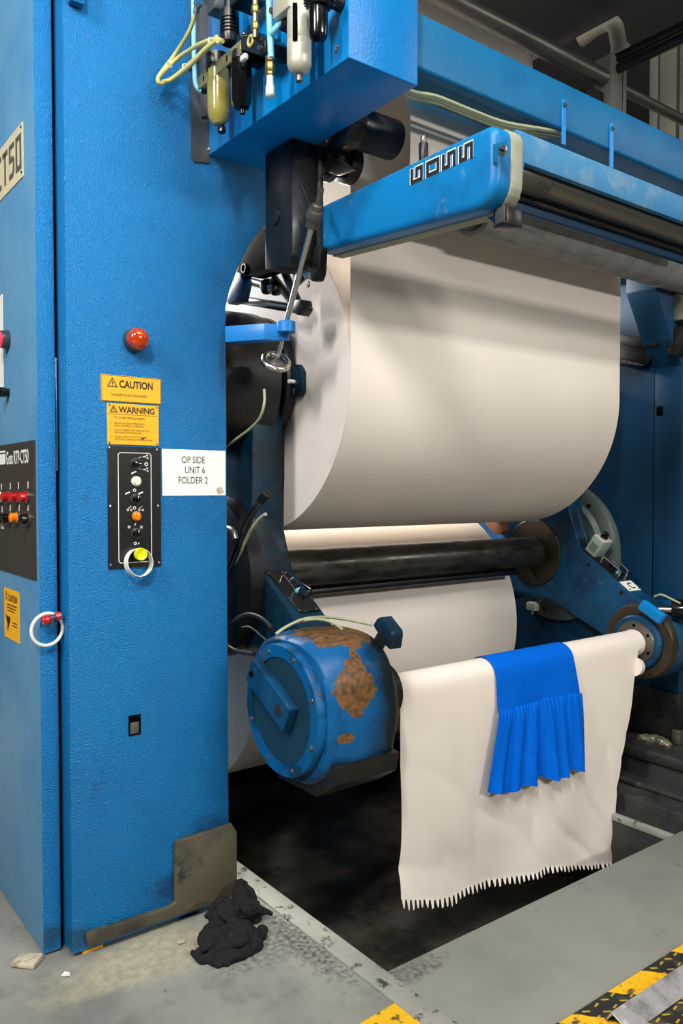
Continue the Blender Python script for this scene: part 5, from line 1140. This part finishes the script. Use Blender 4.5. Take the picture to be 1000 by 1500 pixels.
uu = [0, .11, .21, .31, .41, .475, .53, .55, .63, .72, .815, .84, .92, 1.0]
hg = [P(u, v, y=y_c - .03) for u, v in hemg]
def hemat(s):
    for k in range(len(uu) - 1):
        if s <= uu[k + 1] + 1e-9:
            f = (s - uu[k]) / (uu[k + 1] - uu[k]); return hg[k].lerp(hg[k + 1], f)
    return hg[-1]
folds = [(0.0, .25), (.10, .9), (.21, -.1), (.31, .75), (.38, .2), (.46, .95), (.535, -.6), (.57, .2), (.65, 1.0), (.71, .35), (.77, .85), (.825, -.5), (.86, .3), (.93, .9), (1.0, .0)]
def foldf(s):
    for (a, va), (c_, vc) in zip(folds, folds[1:]):
        if s <= c_ + 1e-9:
            f = (s - a) / (c_ - a); f = f * f * (3 - 2 * f); return va + (vc - va) * f
    return 0
NR = 240; b = MB(); rows = []
for j in range(0, 37):
    f = j / 36; row = []
    for i in range(NR + 1):
        s = i / NR; sp_ = interp([(p.x, p.z) for p in seamP], s); h_ = hemat(s)
        x = sp_[0] + (h_.x - sp_[0]) * f; z = sp_[1] + .006 + (h_.z - sp_[1] - .006) * f
        g_ = math.exp(-f * 9) * (.0035 * math.sin(s * 150 + 3 * math.sin(s * 17)) + .002)
        puff = .011 * (1 - math.exp(-f * 14))
        amp = .040 * f ** .7
        yv = sheet_y(x, z) - .0150 - g_ - puff * .75 - amp * (foldf(s) * .85 + .10 * math.sin(s * 46 + 2 * f)) - .004
        row.append(b.bm.verts.new((x, min(yv, sheet_y(x, z) - .004), z)))
    rows.append(row)
for r0_, r1_ in zip(rows, rows[1:]):
    for k in range(NR): b.bm.faces.new((r0_[k], r0_[k + 1], r1_[k + 1], r1_[k]))
b.build('ruffle', 'cloth', t, ang=80)

# ------------------------------------------------------------------ black rag on the floor
def blob(name, m, loc, parts_e, tubes, vox, disp, label, cat):
    b = MB()
    for c_, r in parts_e: b.sphere(V(loc) + V(c_), r, 3)
    for pts_, r in tubes: b.tube([V(loc) + V(p) for p in pts_], r, 10, 6)
    me = bpy.data.meshes.new('tmp'); b.bm.to_mesh(me); b.bm.free(); o = bpy.data.objects.new('tmp', me); C.objects.link(o)
    md = o.modifiers.new('r', 'REMESH'); md.mode = 'VOXEL'; md.voxel_size = vox
    s_ = o.modifiers.new('s', 'SMOOTH'); s_.iterations = 3; s_.factor = .5
    dg = bpy.context.evaluated_depsgraph_get(); dg.update(); me2 = bpy.data.meshes.new_from_object(o.evaluated_get(dg)); bpy.data.objects.remove(o)
    b = MB(); b.bm.from_mesh(me2)
    for v in b.bm.verts:
        p = v.co * 26; n_ = noise.noise(p) ; ridg = 1 - abs(noise.noise(v.co * 17 + V((3, 1, 7)))) * 2
        r2_ = 1 - abs(noise.noise(v.co * 38 + V((1, 8, 2)))) * 2
        v.co += v.normal * (disp * (.3 * n_ + .8 * (ridg - .45) + .38 * (r2_ - .4)))
        v.co.z = max(v.co.z, loc[2] + .0008)
    return tag(b.build(name, m, loc=loc, ang=80), label, cat)
rc0 = P(338, 1388, z=0)
def fl(u, v, z=0): return P(u, v, z=z) - rc0
E = [(fl(315, 1375, .03) , (.05, .06, .04)), (fl(350, 1372, .035), (.06, .06, .045)), (fl(330, 1345, .06), (.05, .05, .05)), (fl(352, 1318, .06), (.03, .035, .05)), (fl(368, 1335, .03), (.035, .04, .045)), (fl(330, 1400, .012), (.06, .04, .025)), (fl(360, 1385, .02), (.05, .04, .03))]
Tb = [([fl(286, 1398, .01), fl(305, 1385, .035), fl(330, 1362, .07), fl(352, 1360, .075)], .011), ([fl(300, 1405, .012), fl(330, 1385, .045), fl(356, 1378, .05), fl(378, 1380, .02)], .014), ([fl(305, 1345, .06), fl(318, 1325, .085), fl(335, 1318, .09), fl(345, 1335, .085)], .014),
      ([fl(352, 1338, .07), fl(372, 1335, .05), fl(392, 1336, .03), fl(400, 1341, .02)], lambda f: .02 * (1 - .45 * f)), ([fl(345, 1310, .085), fl(350, 1295, .09), fl(362, 1300, .07), fl(372, 1320, .04)], .012), ([fl(325, 1345, .085), fl(345, 1352, .08), fl(365, 1365, .06), fl(380, 1372, .03)], .012),
      ([fl(283, 1395, .008), fl(292, 1404, .01), fl(300, 1408, .012)], .010), ([fl(308, 1360, .065), fl(300, 1372, .055), fl(294, 1385, .035)], .012), ([fl(385, 1360, .012), fl(378, 1375, .02), fl(374, 1388, .012)], .016), ([fl(318, 1412, .008), fl(345, 1402, .016), fl(372, 1390, .01)], .013)]
blob('black_rag', 'rag', rc0, E, Tb, .004, .011, 'crumpled black cotton rag on the floor by the column foot', 'rag')
# floor debris
q = P(40, 1412, z=0)
b = MB(); b.obox(q + Z * .011, V((.028, -.026, 0)), V((.022, .02, 0)), Z * .009, .005)
for v in b.bm.verts: v.co += noise.noise_vector(v.co * 50) * .003
tag(b.build('wooden_block', 'crumb', loc=q), 'small worn beige block on the floor in front of the cabinet corner', 'block')
def chip(px, s_, m_, label, k=5):
    q = P(*px, z=0); b = MB(); pts_ = [q + V((s_ * math.cos(2 * PI * i / k + .3) * random.uniform(.6, 1.1), s_ * math.sin(2 * PI * i / k + .3) * random.uniform(.5, 1), .0015 + .003 * (i % 2))) for i in range(k)]
    b.prism(pts_, (0, 0, .002)); tag(b.build('paper_chip', m_, loc=q), label, 'paper scrap')
chip((97, 1429), .018, 'sign_white', 'flat white chip on the floor below the column corner')
chip((265, 1381), .016, 'crumb', 'orange-beige chip on the floor left of the black rag')
chip((396, 1308), .016, 'sign_white', 'curled white paper chip by the pit edge right of the rag', 6)

# ------------------------------------------------------------------ hazard strips and angle bar
t = thing('tread_plate', 'yellow and black hazard striped tread plate in the lower right corner', 'tread plate', (2.6, 1.2, 0))
xh = P(815, 1498, z=.005).x
b = MB(); b.box((xh, .7, .0005), (4.6, 1.384, .008), .001, 1); k = 0
for iy in range(9):
    for ix in range(26):
        x_ = xh + .02 + ix * .042; y_ = 1.365 - iy * .036; s_ = 1 if (ix + iy) % 2 else -1
        x_ += random.uniform(-.004, .004)
        b.obox((x_, y_, .0088), V((.010, .004 * s_ - .002, 0)), V((-.0012 * s_, .003, 0)), V((0, 0, .0012)))
tp = b.build('plate', 'hazard', t)
# dark end piece
b = MB(); q = P(815, 1494, z=.0); b.box((xh - .07, 1.28, .0005), (xh - .002, 1.384, .012), .003); b.build('end_strip', 'grime', t)
b = MB(); pts_ = [(P(*uv, z=0).x, P(*uv, z=0).y, .0008) for uv in ((527, 1500), (578, 1470), (596, 1472), (640, 1512), (560, 1530))]; b.prism(pts_, (0, 0, .0008)); struct(b.build('trim_4', 'floor_yellow'))
rg = P(896, 1486, z=.035); lo = P(960, 1500, z=.0)
t = thing('angle_bar', 'scratched grey steel angle bar lying on the hazard striped plate', 'steel bar', (rg.x, rg.y, .009))
y_r = rg.y; b = MB()
def vsec(x): return [(x, y_r - .004, .038), (x, y_r + .004, .040), (x, y_r + .020, .0105), (x, y_r + .016, .0095), (x, y_r - .001, .034), (x, y_r - .056, .0095), (x, y_r - .06, .0115)]
b.prism(vsec(rg.x), (2.3, 0, 0), .001, 1); b.build('bar', 'angle', t)

# ------------------------------------------------------------------ light
def lamp(name, x, y, z, lx, ly, e, col=(1, .97, .92), aim=None, label=''):
    la = bpy.data.lights.new(name, 'AREA'); la.shape = 'RECTANGLE'; la.size = lx; la.size_y = ly; la.energy = e; la.color = col
    o = bpy.data.objects.new(name, la); C.objects.link(o); o.location = (x, y, z)
    if aim is not None: o.rotation_euler = (V(aim) - V((x, y, z))).to_track_quat('-Z', 'Y').to_euler()
    return o
LE = [275, 225, 315, 240, 85, 25, 190]
lamp('unseen_lamp', -1.2, -.6, 4.9, .3, 1.6, LE[0], aim=(1.2, 2.0, 1.4))
lamp('unseen_lamp', -3.2, .9, 4.6, .3, 1.5, LE[1], aim=(1.2, 2.3, 1.6))
lamp('unseen_lamp', 3.4, -6.5, 4.5, 2.4, .5, LE[2], aim=(2.6, 2.4, 1.2))  # added low far lamp, reaches the shaft, lower roll and sheet
lamp('unseen_lamp', 2.6, 4.9, 2.95, 2.4, .25, LE[3], (1, .94, .84), aim=(2.6, 3.4, 1.3))
lamp('unseen_lamp', 1.4, -.3, 4.9, 1.6, .3, LE[4], aim=(1.5, .3, 0))
lamp('unseen_lamp', 6.4, -1.0, 4.2, .3, 1.4, LE[5], aim=(3.2, 2.4, 1.2))
lamp('unseen_lamp', 1.15, 4.9, 3.5, .2, .8, LE[6], (1, .95, .88), aim=(1.7, 3.1, 2.1))  # added small lamp, brightens the top left of the upper roll end
WS = .16
w = bpy.data.worlds.new('world'); bpy.context.scene.world = w; w.use_nodes = True
w.node_tree.nodes['Background'].inputs[0].default_value = (.55, .6, .68, 1); w.node_tree.nodes['Background'].inputs[1].default_value = WS
vs = bpy.context.scene.view_settings
vs.view_transform = 'Standard'; vs.look = 'None'; vs.gamma = 1; vs.use_curve_mapping = False; vs.exposure = 0.0
GROUPS = {'paper_roll': 'paper rolls on the reel stand', 'reel_spider': 'three-way arms of the reel stand', 'hanger_strap': 'hanging straps on the cross beam', 'paper_chip': 'paper scraps on the floor',
          'ceiling_rail': 'dark rails high at right', 'wall_panel': 'upright panels at the upper right', 'machine_column': 'blue machine columns', 'air_filter': 'air treatment units on the enclosure',
          'pressure_regulator': 'pressure regulators on the enclosure', 'roll_sensor': 'roll sensor blocks beside the chucks', 'cable': 'black cables behind the motor'}
for o in list(C.objects):
    if o.parent is None and 'label' in o.keys():
        g = GROUPS.get(o.name.split('.')[0])
        if g: o['group'] = g
